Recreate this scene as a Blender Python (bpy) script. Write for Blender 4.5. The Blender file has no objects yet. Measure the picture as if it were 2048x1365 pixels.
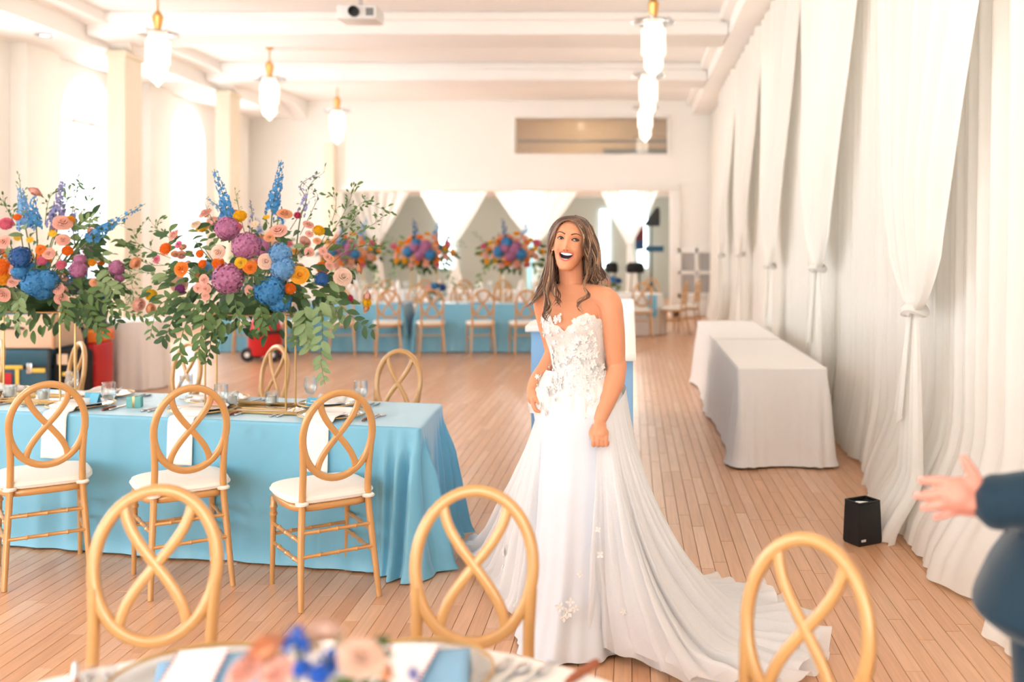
import bpy, bmesh, math, random
import numpy as np
from mathutils import Vector, Matrix, noise as mnoise
random.seed(7)
SC = bpy.context.scene
COL = SC.collection
PI = math.pi

# ---------------------------------------------------------------- camera, sky, exposure
FPX, CX, CY, CAMZ = 2000.0, 1264.0, 488.0, 1.6        # focal length and vanishing point in a 2048x1365 frame
cam_d = bpy.data.cameras.new('camera'); cam = bpy.data.objects.new('camera', cam_d); COL.objects.link(cam)
cam_d.sensor_width = 36.0; cam_d.lens = FPX * 36.0 / 2048.0
cam_d.shift_x = -(CX - 1024.0) / 2048.0; cam_d.shift_y = -(682.5 - CY) / 2048.0
cam_d.clip_start = 0.05; cam_d.clip_end = 200
cam.location = (0, 0, CAMZ); cam.rotation_euler = (PI / 2, 0, 0)
cam_d.dof.use_dof = True; cam_d.dof.focus_distance = 4.3; cam_d.dof.aperture_fstop = 1.5
SC.camera = cam
SC.view_settings.view_transform = 'Standard'; SC.view_settings.look = 'None'
SC.view_settings.gamma = 1.0; SC.view_settings.use_curve_mapping = False
SC.view_settings.exposure = 0.42
SC.cycles.use_denoising = True
SC.cycles.max_bounces = 7; SC.cycles.diffuse_bounces = 5; SC.cycles.glossy_bounces = 3; SC.cycles.transmission_bounces = 4; SC.cycles.transparent_max_bounces = 12
SC.cycles.use_light_tree = False
SC.cycles.use_adaptive_sampling = True; SC.cycles.adaptive_threshold = 0.12; SC.cycles.adaptive_min_samples = 20
SC.cycles.sample_clamp_indirect = 6.0
SC.cycles.caustics_reflective = False; SC.cycles.caustics_refractive = False

world = bpy.data.worlds.new('daylight'); SC.world = world; world.use_nodes = True
_n = world.node_tree.nodes; _l = world.node_tree.links; _n.clear()
_o = _n.new('ShaderNodeOutputWorld'); _b = _n.new('ShaderNodeBackground')
_t = _n.new('ShaderNodeTexCoord'); _s = _n.new('ShaderNodeSeparateXYZ'); _r = _n.new('ShaderNodeValToRGB')
_l.new(_t.outputs['Generated'], _s.inputs[0]); _l.new(_s.outputs['Z'], _r.inputs[0])
_r.color_ramp.elements[0].position = 0.0; _r.color_ramp.elements[0].color = (0.80, 0.91, 1.0, 1)
_r.color_ramp.elements[1].position = 0.7; _r.color_ramp.elements[1].color = (0.72, 0.87, 1.0, 1)
_l.new(_r.outputs[0], _b.inputs['Color']); _b.inputs['Strength'].default_value = 3.0
_l.new(_b.outputs[0], _o.inputs[0])

# area lights added outside the left windows as daylight, behind the camera as fill
def window_light(loc, rot, sx, sy, power, col=(0.92, 0.96, 1.0)):
    d = bpy.data.lights.new('window_daylight', 'AREA'); d.shape = 'RECTANGLE'; d.size = sx; d.size_y = sy
    d.energy = power; d.color = col
    o = bpy.data.objects.new('window_daylight', d); COL.objects.link(o); o.location = loc; o.rotation_euler = rot
    return o

# ---------------------------------------------------------------- helpers
def lin(c):
    return tuple((x / 12.92 if x <= 0.04045 else ((x + 0.055) / 1.055) ** 2.4) for x in c)
def rgb(r, g, b): return lin((r / 255, g / 255, b / 255)) + (1.0,)
def px(x, y, Y):                                   # a point seen at pixel (x, y) of the photograph, at depth Y
    return Vector(((x - CX) * Y / FPX, Y, CAMZ - (y - CY) * Y / FPX))

class MB:
    def __init__(s): s.v = []; s.f = []; s.m = []
    def add(s, vs, fs, mi=0):
        o = len(s.v); s.v.extend([tuple(p) for p in vs]); s.f.extend([tuple(i + o for i in f) for f in fs]); s.m.extend([mi] * len(fs)); return s
    def box(s, c, sz, rz=0.0, mi=0):
        x, y, z = sz[0] / 2, sz[1] / 2, sz[2] / 2; cr, sr = math.cos(rz), math.sin(rz)
        vs = [(c[0] + a * x * cr - b * y * sr, c[1] + a * x * sr + b * y * cr, c[2] + d * z) for d in (-1, 1) for a, b in ((-1, -1), (1, -1), (1, 1), (-1, 1))]
        return s.add(vs, [(3, 2, 1, 0), (4, 5, 6, 7), (0, 1, 5, 4), (1, 2, 6, 5), (2, 3, 7, 6), (3, 0, 4, 7)], mi)
    def rbox(s, c, sz, bev=0.01, seg=2, rz=0.0, mi=0):
        bm = bmesh.new(); bmesh.ops.create_cube(bm, size=1.0)
        bmesh.ops.scale(bm, vec=sz, verts=bm.verts)
        bmesh.ops.bevel(bm, geom=bm.edges[:], offset=bev, segments=seg, profile=0.5, affect='EDGES')
        bmesh.ops.rotate(bm, cent=(0, 0, 0), matrix=Matrix.Rotation(rz, 3, 'Z'), verts=bm.verts)
        bmesh.ops.translate(bm, vec=c, verts=bm.verts); bm.verts.index_update()
        s.add([v.co[:] for v in bm.verts], [[v.index for v in f.verts] for f in bm.faces], mi); bm.free(); return s
    def grid(s, fn, nu, nv, cu=False, cv=False, mi=0):
        ku = nu if cu else nu + 1; kv = nv if cv else nv + 1
        vs = [fn(i / nu, j / nv) for j in range(kv) for i in range(ku)]; fs = []
        for j in range(nv):
            for i in range(nu):
                a, b = i, (i + 1) % ku; c, d = j, (j + 1) % kv
                fs.append((c * ku + a, c * ku + b, d * ku + b, d * ku + a))
        return s.add(vs, fs, mi)
    def tube(s, pts, r, n=8, cap=True, closed=False, mi=0, flat=1.0):
        pts = [Vector(p) for p in pts]; k = len(pts)
        rs = [r] * k if not hasattr(r, '__len__') else list(r)
        T = []
        for i in range(k):
            a = pts[(i - 1) % k] if (closed or i) else pts[0]; b = pts[(i + 1) % k] if (closed or i < k - 1) else pts[-1]
            t = (b - a); T.append(t.normalized() if t.length > 1e-9 else Vector((0, 0, 1)))
        N = T[0].orthogonal().normalized(); vs = []
        for i in range(k):
            N = (N - T[i] * N.dot(T[i])); N = N.normalized() if N.length > 1e-6 else T[i].orthogonal().normalized()
            B = T[i].cross(N)
            for j in range(n):
                a = 2 * PI * j / n; vs.append(pts[i] + (N * math.cos(a) + B * math.sin(a) * flat) * rs[i])
        fs = []
        for i in range(k if closed else k - 1):
            for j in range(n):
                a, b = i * n, ((i + 1) % k) * n
                fs.append((a + j, a + (j + 1) % n, b + (j + 1) % n, b + j))
        if cap and not closed:
            fs.append(tuple(range(n - 1, -1, -1))); fs.append(tuple((k - 1) * n + j for j in range(n)))
        return s.add(vs, fs, mi)
    def lathe(s, prof, n=24, c=(0, 0, 0), mi=0):
        vs = []; k = len(prof)
        for r, z in prof:
            for j in range(n):
                a = 2 * PI * j / n; vs.append((c[0] + r * math.cos(a), c[1] + r * math.sin(a), c[2] + z))
        fs = [(i * n + j, i * n + (j + 1) % n, (i + 1) * n + (j + 1) % n, (i + 1) * n + j) for i in range(k - 1) for j in range(n)]
        if prof[0][0] > 1e-5: fs.append(tuple(range(n - 1, -1, -1)))
        if prof[-1][0] > 1e-5: fs.append(tuple((k - 1) * n + j for j in range(n)))
        return s.add(vs, fs, mi)
    def band(s, pts, normals, w, d, closed=False, mi=0):          # rectangular moulding swept along pts
        k = len(pts); pts = [Vector(p) for p in pts]; vs = []; ch = min(w, d) * 0.25
        prof = [(-w / 2 + ch, -d / 2), (w / 2 - ch, -d / 2), (w / 2, -d / 2 + ch), (w / 2, d / 2 - ch), (w / 2 - ch, d / 2), (-w / 2 + ch, d / 2), (-w / 2, d / 2 - ch), (-w / 2, -d / 2 + ch)]
        for i in range(k):
            a = pts[(i - 1) % k] if (closed or i) else pts[0]; b = pts[(i + 1) % k] if (closed or i < k - 1) else pts[-1]
            t = (b - a).normalized(); nn = Vector(normals[i] if isinstance(normals, list) else normals).normalized(); side = t.cross(nn).normalized()
            for x, y in prof: vs.append(pts[i] + side * x + nn * y)
        fs = []
        for i in range(k if closed else k - 1):
            a, b = i * 8, ((i + 1) % k) * 8
            for j in range(8): fs.append((a + j, a + (j + 1) % 8, b + (j + 1) % 8, b + j))
        if not closed: fs.append(tuple(range(7, -1, -1))); fs.append(tuple((k - 1) * 8 + j for j in range(8)))
        return s.add(vs, fs, mi)
    def sphere(s, c, r, nu=12, nv=8, mi=0):
        if not hasattr(r, '__len__'): r = (r, r, r)
        vs = [(c[0], c[1], c[2] - r[2])]
        for j in range(1, nv):
            p = -PI / 2 + PI * j / nv
            for i in range(nu):
                a = 2 * PI * i / nu; vs.append((c[0] + r[0] * math.cos(p) * math.cos(a), c[1] + r[1] * math.cos(p) * math.sin(a), c[2] + r[2] * math.sin(p)))
        vs.append((c[0], c[1], c[2] + r[2])); fs = []
        for i in range(nu): fs.append((0, 1 + (i + 1) % nu, 1 + i))
        for j in range(nv - 2):
            for i in range(nu):
                a = 1 + j * nu; b = a + nu; fs.append((a + i, a + (i + 1) % nu, b + (i + 1) % nu, b + i))
        a = 1 + (nv - 2) * nu; t = len(vs) - 1
        for i in range(nu): fs.append((a + i, a + (i + 1) % nu, t))
        return s.add(vs, fs, mi)
    def merge(s, other, M=None, mi=None):
        vs = other.v if M is None else [tuple(M @ Vector(p)) for p in other.v]
        o = len(s.v); s.v.extend(vs); s.f.extend([tuple(i + o for i in f) for f in other.f]); s.m.extend(other.m if mi is None else [mi] * len(other.f)); return s
    def mesh(s, name, mats, smooth=True, angle=None):
        me = bpy.data.meshes.new(name); me.from_pydata(s.v, [], s.f)
        for m in (mats if isinstance(mats, (list, tuple)) else [mats]): me.materials.append(m)
        if any(s.m): me.polygons.foreach_set('material_index', s.m)
        me.update()
        if smooth:
            me.polygons.foreach_set('use_smooth', [True] * len(me.polygons))
            if angle: me.set_sharp_from_angle(angle=math.radians(angle))
        return me
    def build(s, name, mats, parent=None, smooth=True, angle=40):
        return link(name, s.mesh(name, mats, smooth, angle), parent)

def link(name, me, parent=None, loc=None, rot=None, scale=None):
    o = bpy.data.objects.new(name, me); COL.objects.link(o)
    if parent is not None: o.parent = parent
    if loc is not None: o.location = loc
    if rot is not None: o.rotation_euler = rot
    if scale is not None: o.scale = scale if hasattr(scale, '__len__') else (scale,) * 3
    return o
def tag(o, label=None, cat=None, group=None, kind=None):
    if label: o['label'] = label
    if cat: o['category'] = cat
    if group: o['group'] = group
    if kind: o['kind'] = kind
    return o
def thing(name, label, cat, loc=(0, 0, 0), rz=0.0, group=None):
    o = bpy.data.objects.new(name, None); COL.objects.link(o); o.empty_display_size = 0.1
    o.location = loc; o.rotation_euler = (0, 0, rz); return tag(o, label, cat, group)
KIDS = {}
def copy_tree(root, loc=None, rz=None, label=None, group=None):
    if root.name not in KIDS: KIDS[root.name] = [(c, list(c.children)) for c in root.children]
    r = root.copy(); COL.objects.link(r)
    if loc is not None: r.location = loc
    if rz is not None: r.rotation_euler = (0, 0, rz)
    if label: r['label'] = label
    if group: r['group'] = group
    for ch, gs in KIDS[root.name]:
        c = ch.copy(); COL.objects.link(c); c.parent = r
        for g in gs:
            d = g.copy(); COL.objects.link(d); d.parent = c
    return r
def struct(o, label=None):
    o['kind'] = 'structure'
    if label: o['label'] = label
    return o
def spline(pts, n):                                # Catmull-Rom through pts, n samples
    P = [Vector(p) for p in pts]; P = [P[0] * 2 - P[1]] + P + [P[-1] * 2 - P[-2]]; out = []; k = len(P) - 3
    for i in range(n):
        t = k * i / (n - 1); j = min(int(t), k - 1); t -= j
        a, b, c, d = P[j:j + 4]
        out.append(0.5 * ((2 * b) + (c - a) * t + (2 * a - 5 * b + 4 * c - d) * t * t + (3 * b - 3 * c + d - a) * t ** 3))
    return out
def lerp(a, b, t): return a + (b - a) * t
def smooth(t): t = max(0.0, min(1.0, t)); return t * t * (3 - 2 * t)
def table1(tab, x):                                # piecewise-linear lookup of tuples
    if x <= tab[0][0]: return tab[0][1:]
    for a, b in zip(tab, tab[1:]):
        if x <= b[0]:
            t = (x - a[0]) / (b[0] - a[0]); return tuple(lerp(p, q, t) for p, q in zip(a[1:], b[1:]))
    return tab[-1][1:]

# ---------------------------------------------------------------- materials
def new_mat(name):
    m = bpy.data.materials.new(name); m.use_nodes = True; nt = m.node_tree; nt.nodes.clear()
    out = nt.nodes.new('ShaderNodeOutputMaterial'); return m, nt, out
def pmat(name, col, rough=0.5, metal=0.0, var=0.06, scale=20.0, bump=0.0, bscale=80.0, sheen=0.0, spec=0.5, sss=0.0, trans=0.0, coat=0.0, emit=None, es=0.0, stretch=None, ior=1.45):
    m, nt, out = new_mat(name); N = nt.nodes; L = nt.links
    p = N.new('ShaderNodeBsdfPrincipled'); L.new(p.outputs[0], out.inputs[0])
    tc = N.new('ShaderNodeTexCoord'); src = tc.outputs['Object']
    if stretch:
        mp = N.new('ShaderNodeMapping'); mp.inputs['Scale'].default_value = stretch; L.new(src, mp.inputs[0]); src = mp.outputs[0]
    nz = N.new('ShaderNodeTexNoise'); nz.inputs['Scale'].default_value = scale; nz.inputs['Detail'].default_value = 3; L.new(src, nz.inputs['Vector'])
    mx = N.new('ShaderNodeMix'); mx.data_type = 'RGBA'
    c = col[:3]; mx.inputs[6].default_value = tuple(max(0, x * (1 - var)) for x in c) + (1,); mx.inputs[7].default_value = tuple(min(1, x * (1 + var)) for x in c) + (1,)
    L.new(nz.outputs[0], mx.inputs[0]); L.new(mx.outputs[2], p.inputs['Base Color'])
    p.inputs['Roughness'].default_value = rough; p.inputs['Metallic'].default_value = metal; p.inputs['Specular IOR Level'].default_value = spec; p.inputs['IOR'].default_value = ior
    if sheen: p.inputs['Sheen Weight'].default_value = sheen; p.inputs['Sheen Roughness'].default_value = 0.4
    if sss: p.inputs['Subsurface Weight'].default_value = sss; p.inputs['Subsurface Radius'].default_value = (0.012, 0.005, 0.003); p.inputs['Subsurface Scale'].default_value = 1.0
    if trans: p.inputs['Transmission Weight'].default_value = trans
    if coat: p.inputs['Coat Weight'].default_value = coat; p.inputs['Coat Roughness'].default_value = 0.15
    if emit: m.cycles.emission_sampling = 'NONE'; p.inputs['Emission Color'].default_value = emit; p.inputs['Emission Strength'].default_value = es
    if bump:
        n2 = N.new('ShaderNodeTexNoise'); n2.inputs['Scale'].default_value = bscale; n2.inputs['Detail'].default_value = 4; L.new(src, n2.inputs['Vector'])
        bp = N.new('ShaderNodeBump'); bp.inputs['Strength'].default_value = bump; bp.inputs['Distance'].default_value = 0.01; L.new(n2.outputs[0], bp.inputs['Height']); L.new(bp.outputs[0], p.inputs['Normal'])
    return m
def sheer(name, col, opacity=0.8, transl=0.45, scale=300.0, weave=0.15):   # thin cloth: lets some light and sight through
    m, nt, out = new_mat(name); N = nt.nodes; L = nt.links
    d = N.new('ShaderNodeBsdfDiffuse'); t = N.new('ShaderNodeBsdfTranslucent'); tr = N.new('ShaderNodeBsdfTransparent')
    d.inputs[0].default_value = col; t.inputs[0].default_value = col
    a = N.new('ShaderNodeMixShader'); a.inputs[0].default_value = transl; L.new(d.outputs[0], a.inputs[1]); L.new(t.outputs[0], a.inputs[2])
    if opacity >= .99:
        L.new(a.outputs[0], out.inputs[0]); return m
    tc = N.new('ShaderNodeTexCoord'); nz = N.new('ShaderNodeTexNoise'); nz.inputs['Scale'].default_value = scale; L.new(tc.outputs['Object'], nz.inputs['Vector'])
    mr = N.new('ShaderNodeMapRange'); mr.inputs['To Min'].default_value = opacity - weave; mr.inputs['To Max'].default_value = min(1, opacity + weave); L.new(nz.outputs[0], mr.inputs[0])
    b = N.new('ShaderNodeMixShader'); L.new(mr.outputs[0], b.inputs[0]); L.new(tr.outputs[0], b.inputs[1]); L.new(a.outputs[0], b.inputs[2]); L.new(b.outputs[0], out.inputs[0])
    return m
def glassy(name, tint=(0.96, 0.99, 1.0, 1), refl=0.08, rough=0.02):        # thin clear glass
    m, nt, out = new_mat(name); N = nt.nodes; L = nt.links
    tr = N.new('ShaderNodeBsdfTransparent'); tr.inputs[0].default_value = tint
    g = N.new('ShaderNodeBsdfGlossy'); g.inputs['Roughness'].default_value = rough
    lw = N.new('ShaderNodeLayerWeight'); lw.inputs[0].default_value = 0.35
    mr = N.new('ShaderNodeMapRange'); mr.inputs['To Min'].default_value = refl; mr.inputs['To Max'].default_value = 0.75; L.new(lw.outputs['Facing'], mr.inputs[0])
    mx = N.new('ShaderNodeMixShader'); L.new(mr.outputs[0], mx.inputs[0]); L.new(tr.outputs[0], mx.inputs[1]); L.new(g.outputs[0], mx.inputs[2]); L.new(mx.outputs[0], out.inputs[0])
    return m
def floor_wood():
    m, nt, out = new_mat('oak_strip'); N = nt.nodes; L = nt.links
    p = N.new('ShaderNodeBsdfPrincipled'); L.new(p.outputs[0], out.inputs[0])
    oi = N.new('ShaderNodeObjectInfo'); ge = N.new('ShaderNodeNewGeometry')
    ad = N.new('ShaderNodeMath'); ad.operation = 'ADD'; L.new(oi.outputs['Random'], ad.inputs[0]); L.new(ge.outputs['Random Per Island'], ad.inputs[1])
    fr = N.new('ShaderNodeMath'); fr.operation = 'FRACT'; L.new(ad.outputs[0], fr.inputs[0])
    cr = N.new('ShaderNodeValToRGB'); L.new(fr.outputs[0], cr.inputs[0])
    e = cr.color_ramp.elements; e[0].color = rgb(208, 154, 114); e[1].color = rgb(228, 184, 148)
    k = e.new(0.35); k.color = rgb(220, 170, 130); k = e.new(0.7); k.color = rgb(216, 162, 120)
    tc = N.new('ShaderNodeTexCoord'); mp = N.new('ShaderNodeMapping'); mp.inputs['Scale'].default_value = (60, 3.0, 1); L.new(ge.outputs['Position'], mp.inputs[0])
    sh = N.new('ShaderNodeVectorMath'); sh.operation = 'ADD'; cx = N.new('ShaderNodeCombineXYZ'); ml = N.new('ShaderNodeMath'); ml.operation = 'MULTIPLY'; ml.inputs[1].default_value = 37.0
    L.new(fr.outputs[0], ml.inputs[0]); L.new(ml.outputs[0], cx.inputs[1]); L.new(mp.outputs[0], sh.inputs[0]); L.new(cx.outputs[0], sh.inputs[1])
    nz = N.new('ShaderNodeTexNoise'); nz.inputs['Scale'].default_value = 1.0; nz.inputs['Detail'].default_value = 5; nz.inputs['Distortion'].default_value = 0.6; L.new(sh.outputs[0], nz.inputs['Vector'])
    mr = N.new('ShaderNodeMapRange'); mr.inputs['From Min'].default_value = 0.3; mr.inputs['From Max'].default_value = 0.7; mr.inputs['To Min'].default_value = 0.86; mr.inputs['To Max'].default_value = 1.06; L.new(nz.outputs[0], mr.inputs[0])
    mu = N.new('ShaderNodeMix'); mu.data_type = 'RGBA'; mu.blend_type = 'MULTIPLY'; mu.inputs[0].default_value = 1.0
    L.new(cr.outputs[0], mu.inputs[6]); cc = N.new('ShaderNodeCombineColor'); [L.new(mr.outputs[0], cc.inputs[i]) for i in range(3)]; L.new(cc.outputs[0], mu.inputs[7])
    L.new(mu.outputs[2], p.inputs['Base Color'])
    p.inputs['Roughness'].default_value = 0.32; p.inputs['Specular IOR Level'].default_value = 0.45; p.inputs['Coat Weight'].default_value = 0.25; p.inputs['Coat Roughness'].default_value = 0.22
    return m
M = {}
M['wall'] = pmat('cream_plaster', rgb(248, 245, 240), 0.75, var=0.02, scale=3, bump=0.05, bscale=40)
M['wall_warm'] = pmat('warm_plaster', rgb(244, 232, 212), 0.75, var=0.02, scale=3, bump=0.05, bscale=40)
M['ceiling'] = pmat('ceiling_paint', rgb(249, 246, 243), 0.8, var=0.015, scale=2)
M['trim'] = pmat('white_trim_paint', rgb(247, 244, 240), 0.5, var=0.015, scale=4)
M['grey_wall'] = pmat('grey_green_paint', rgb(186, 194, 188), 0.8, var=0.03, scale=2)
M['beige_wall'] = pmat('beige_balcony_paint', rgb(206, 182, 150), 0.8, var=0.03, scale=2)
M['floor'] = floor_wood()
M['gap'] = pmat('floor_gap', rgb(176, 126, 90), 0.8)
M['glass'] = glassy('window_glass', refl=0.05)
M['goblet'] = glassy('clear_glass', refl=0.10)
M['mirror'] = pmat('mirror_glass', rgb(235, 238, 240), 0.03, metal=1.0, var=0.0)
M['gold'] = pmat('gold_metal', rgb(200, 166, 110), 0.32, metal=1.0, var=0.05)
M['brass'] = pmat('brass_metal', rgb(226, 176, 110), 0.28, metal=1.0, var=0.05)
M['silver'] = pmat('silver_metal', rgb(205, 208, 212), 0.2, metal=1.0, var=0.03)
M['chair'] = pmat('gold_lacquer', rgb(203, 152, 92), 0.30, var=0.07, scale=14, spec=0.6, coat=0.5, metal=0.12)
M['cushion'] = pmat('ivory_cushion_cloth', rgb(243, 237, 228), 0.85, var=0.02, bump=0.08, bscale=250, sheen=0.2)
M['white_cloth'] = pmat('white_table_linen', rgb(241, 237, 233), 0.85, var=0.02, bump=0.06, bscale=300, sheen=0.2)
M['napkin'] = pmat('white_napkin_linen', rgb(244, 240, 236), 0.9, var=0.02, bump=0.08, bscale=300)
M['blue_cloth'] = pmat('blue_satin', rgb(112, 180, 208), 0.36, var=0.05, scale=5, spec=0.7, sheen=0.5)
M['drape'] = sheer('ivory_voile', rgb(252, 249, 243), 1.0, 0.28)
M['drape_sheer'] = sheer('white_voile', rgb(248, 248, 248), 0.6, 0.5, 500, 0.05)
M['black'] = pmat('black_plastic', rgb(28, 30, 32), 0.45, var=0.1)
M['black_soft'] = pmat('black_fabric', rgb(26, 27, 30), 0.85, var=0.15, scale=60)
M['white_plastic'] = pmat('white_plastic', rgb(228, 228, 226), 0.4, var=0.02)
M['grey_plastic'] = pmat('grey_plastic', rgb(120, 122, 124), 0.5)
M['bar_blue'] = pmat('bar_blue_paint', rgb(142, 186, 226), 0.55, var=0.02)
M['bar_top'] = pmat('bar_top_laminate', rgb(244, 240, 236), 0.35, var=0.015)
M['porcelain'] = pmat('white_porcelain', rgb(244, 242, 240), 0.15, var=0.01, coat=0.4)
M['paper'] = pmat('white_card', rgb(248, 246, 244), 0.8, var=0.02)
M['wood_handle'] = pmat('walnut_handle', rgb(150, 82, 52), 0.45, var=0.15, scale=40, stretch=(1, 8, 1))
# ---------------------------------------------------------------- the room
XL, XR, YF, YB, ZC, ZS, ZA = -8.5, 1.95, -5.0, 22.0, 4.75, 4.45, 4.36   # left wall, right wall, wall behind camera, far wall, ceiling, beam soffit, aisle ceiling
# floor: a dark bed and oak strips laid along the room
fl = MB().box(((XL + XR) / 2, (YF + YB + 8) / 2, -0.06), (XR - XL + .6, YB + 8 - YF, 0.1)).build('floor', M['gap'], smooth=False)
struct(fl, 'light oak strip floor running the length of the ballroom')
W_PL = 0.068
strip = []
rr = random.Random(3); x = XL
while x < XR:
    y = YF + rr.uniform(-0.9, 0)
    while y < YB + 7.5:
        ln = rr.uniform(0.45, 1.5); strip.append((x + W_PL / 2, y + ln / 2, ln)); y += ln
    x += W_PL
def seen(s):
    X, Y, ln = s
    if Y - ln / 2 < 2.2: return None
    u = CX + FPX * X / Y; v = CY + FPX * 1.6 / Y
    if not (-30 < u < 2078 and v < 1400): return None
    if X > 1.5: return None
    if -3.6 < X < -1.0 and 4.8 < Y < 6.0: return None
    if -1.6 < X < 0.3 and Y < 2.6: return None
    return Y
vis = sorted([(seen(s), i) for i, s in enumerate(strip) if seen(s)])
near = set(i for _, i in vis[:300])
pm = MB().add([(-.5, -.5, 0), (.5, -.5, 0), (.5, .5, 0), (-.5, .5, 0), (-.48, -.498, .0), (.48, -.498, 0), (.48, .498, 0), (-.48, .498, 0)], [(0, 1, 5, 4), (1, 2, 6, 5), (2, 3, 7, 6), (3, 0, 4, 7), (4, 5, 6, 7)])
pm.v = [(a, b, (-0.004 if i < 4 else 0.0)) for i, (a, b, c) in enumerate(pm.v)]
plank_me = pm.mesh('plank', M['floor'], smooth=False)
rest = MB()
for i, (X, Y, ln) in enumerate(strip):
    if i in near: link('plank', plank_me, fl, (X, Y, 0), None, (W_PL - .0008, ln - .0014, 1))
    else: rest.add([(X + a * (W_PL - .0008), Y + b * (ln - .0014), c) for a, b, c in pm.v], pm.f)
o = rest.build('plank_field', M['floor'], fl, smooth=False); o['kind'] = 'stuff'

# walls: the left one has arched windows, the one behind the camera too
WIN = [(-3.6, -2.1), (-.1, 1.4), (3.65, 5.15), (7.4, 8.9), (11.15, 12.65), (14.9, 16.4), (18.4, 19.9)]
SILL, SPRING = 0.75, 3.5
def arch_wall(bm, to3, a0, a1, z1, wins, depth):
    # to3(a, z, d): along the wall, height, depth outwards
    q = lambda pts: bm.add([to3(*p) for p in pts], [tuple(range(len(pts)))])
    cur = a0
    for w0, w1 in wins:
        q([(cur, 0, 0), (w0, 0, 0), (w0, z1, 0), (cur, z1, 0)]); cur = w1
        q([(w0, 0, 0), (w1, 0, 0), (w1, SILL, 0), (w0, SILL, 0)])
        r = (w1 - w0) / 2; c = (w0 + w1) / 2; n = 14
        arc = [(c - r * math.cos(PI * i / n), SPRING + r * math.sin(PI * i / n)) for i in range(n + 1)]
        for (p0, p1) in zip(arc, arc[1:]): q([(p0[0], p0[1], 0), (p1[0], p1[1], 0), (p1[0], z1, 0), (p0[0], z1, 0)])
        loop = [(w0, SILL)] + arc + [(w1, SILL)]
        for p0, p1 in zip(loop, loop[1:] + loop[:1]): q([(p0[0], p0[1], 0), (p0[0], p0[1], depth), (p1[0], p1[1], depth), (p1[0], p1[1], 0)])
    q([(cur, 0, 0), (a1, 0, 0), (a1, z1, 0), (cur, z1, 0)])
bm = MB(); arch_wall(bm, lambda a, z, d: (XL - d, a, z), YF, YB, ZC + .1, WIN, .28)
struct(bm.build('wall_left', M['wall'], smooth=False), 'cream left wall with tall arched windows')
RW = [(-8.0, -6.2), (-5.4, -3.6), (-2.8, -1.0), (-.4, 1.4)]
bm = MB(); arch_wall(bm, lambda a, z, d: (a, YF - d, z), XL, XR, ZC + .1, RW, .28)
struct(bm.build('wall_front', M['wall'], smooth=False), 'cream wall behind the photographer with arched windows')
def window(n, to3, w0, w1, label):
    r = (w1 - w0) / 2; c = (w0 + w1) / 2; d = .12
    fr = MB(); P = lambda a, z, dd=d: to3(a, z, dd)
    arc = [(c - r * math.cos(PI * i / 16), SPRING + r * math.sin(PI * i / 16)) for i in range(17)]
    loop = [(w0, SILL)] + arc + [(w1, SILL)]
    nrm = Vector(to3(0, 0, 1)) - Vector(to3(0, 0, 0))
    fr.band([P(a, z) for a, z in loop], nrm, .10, .08, closed=True)
    cols = [w0 + (w1 - w0) * k / 3 for k in (1, 2)]
    for a in cols: fr.band([P(a, SILL), P(a, SPRING + math.sqrt(max(0, r * r - (a - c) ** 2)))], nrm, .045, .05)
    rows = [SILL + (SPRING - SILL) * k / 4 for k in range(1, 5)]
    for z in rows: fr.band([P(w0, z), P(w1, z)], nrm, .045 if z < SPRING - .01 else .08, .05)
    root = fr.build('window_%d' % n, M['trim'], smooth=False); struct(root, label)
    xs = [w0] + cols + [w1]; zs = [SILL] + rows
    for i in range(3):
        for j in range(4):
            a0, a1, z0, z1 = xs[i] + .03, xs[i + 1] - .03, zs[j] + .03, zs[j + 1] - .03
            MB().add([P(a0, z0), P(a1, z0), P(a1, z1), P(a0, z1)], [(0, 1, 2, 3)]).build('pane', M['glass'], root, smooth=False)
        top = [(a, SPRING + math.sqrt(max(0, r * r - (a - c) ** 2)) - .04) for a in [lerp(xs[i] + .03, xs[i + 1] - .03, k / 5) for k in range(6)]]
        MB().add([P(top[0][0], SPRING + .04), P(top[-1][0], SPRING + .04)] + [P(a, max(z, SPRING + .045)) for a, z in reversed(top)], [tuple(range(8))]).build('pane', M['glass'], root, smooth=False)
    return root
k = 1
for (w0, w1) in WIN:
    window(k, lambda a, z, d: (XL - d, a, z), w0, w1, 'tall arched white window number %d along the left wall, full of daylight' % k if w0 < 14 else ('nearer bright arched window beside the front column' if w0 < 16 else 'farther bright arched window between the two columns')); k += 1
for (w0, w1) in RW:
    window(k, lambda a, z, d: (a, YF - d, z), w0, w1, 'arched window in the wall behind the photographer, number %d' % (k - 7)); k += 1
# left ones stand for daylight; unseen rear ones are added fill
for w0, w1 in WIN: window_light((XL - .34, (w0 + w1) / 2, 2.35), (0, -PI / 2, 0), 3.0, 1.5, 110)
for w0, w1 in RW: window_light(((w0 + w1) / 2, YF - .34, 2.4), (PI / 2, 0, 0), 1.8, 3.2, 100, (1.0, 0.985, 0.96))
# pilasters of the left wall
for y in (13.6, 17.1, 20.7):
    struct(MB().rbox((XL + .12, y + .45, ZA / 2), (.24, .8, ZA), .01).build('trim_%d' % int(y), M['wall'], angle=30), 'flat cream pilaster on the left wall')
# right wall
struct(MB().box((XR + .1, (YF + YB) / 2, ZC / 2), (.2, YB - YF, ZC + .2)).build('wall_right', M['wall_warm'], smooth=False), 'warm cream wall behind the drapes')
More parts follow.
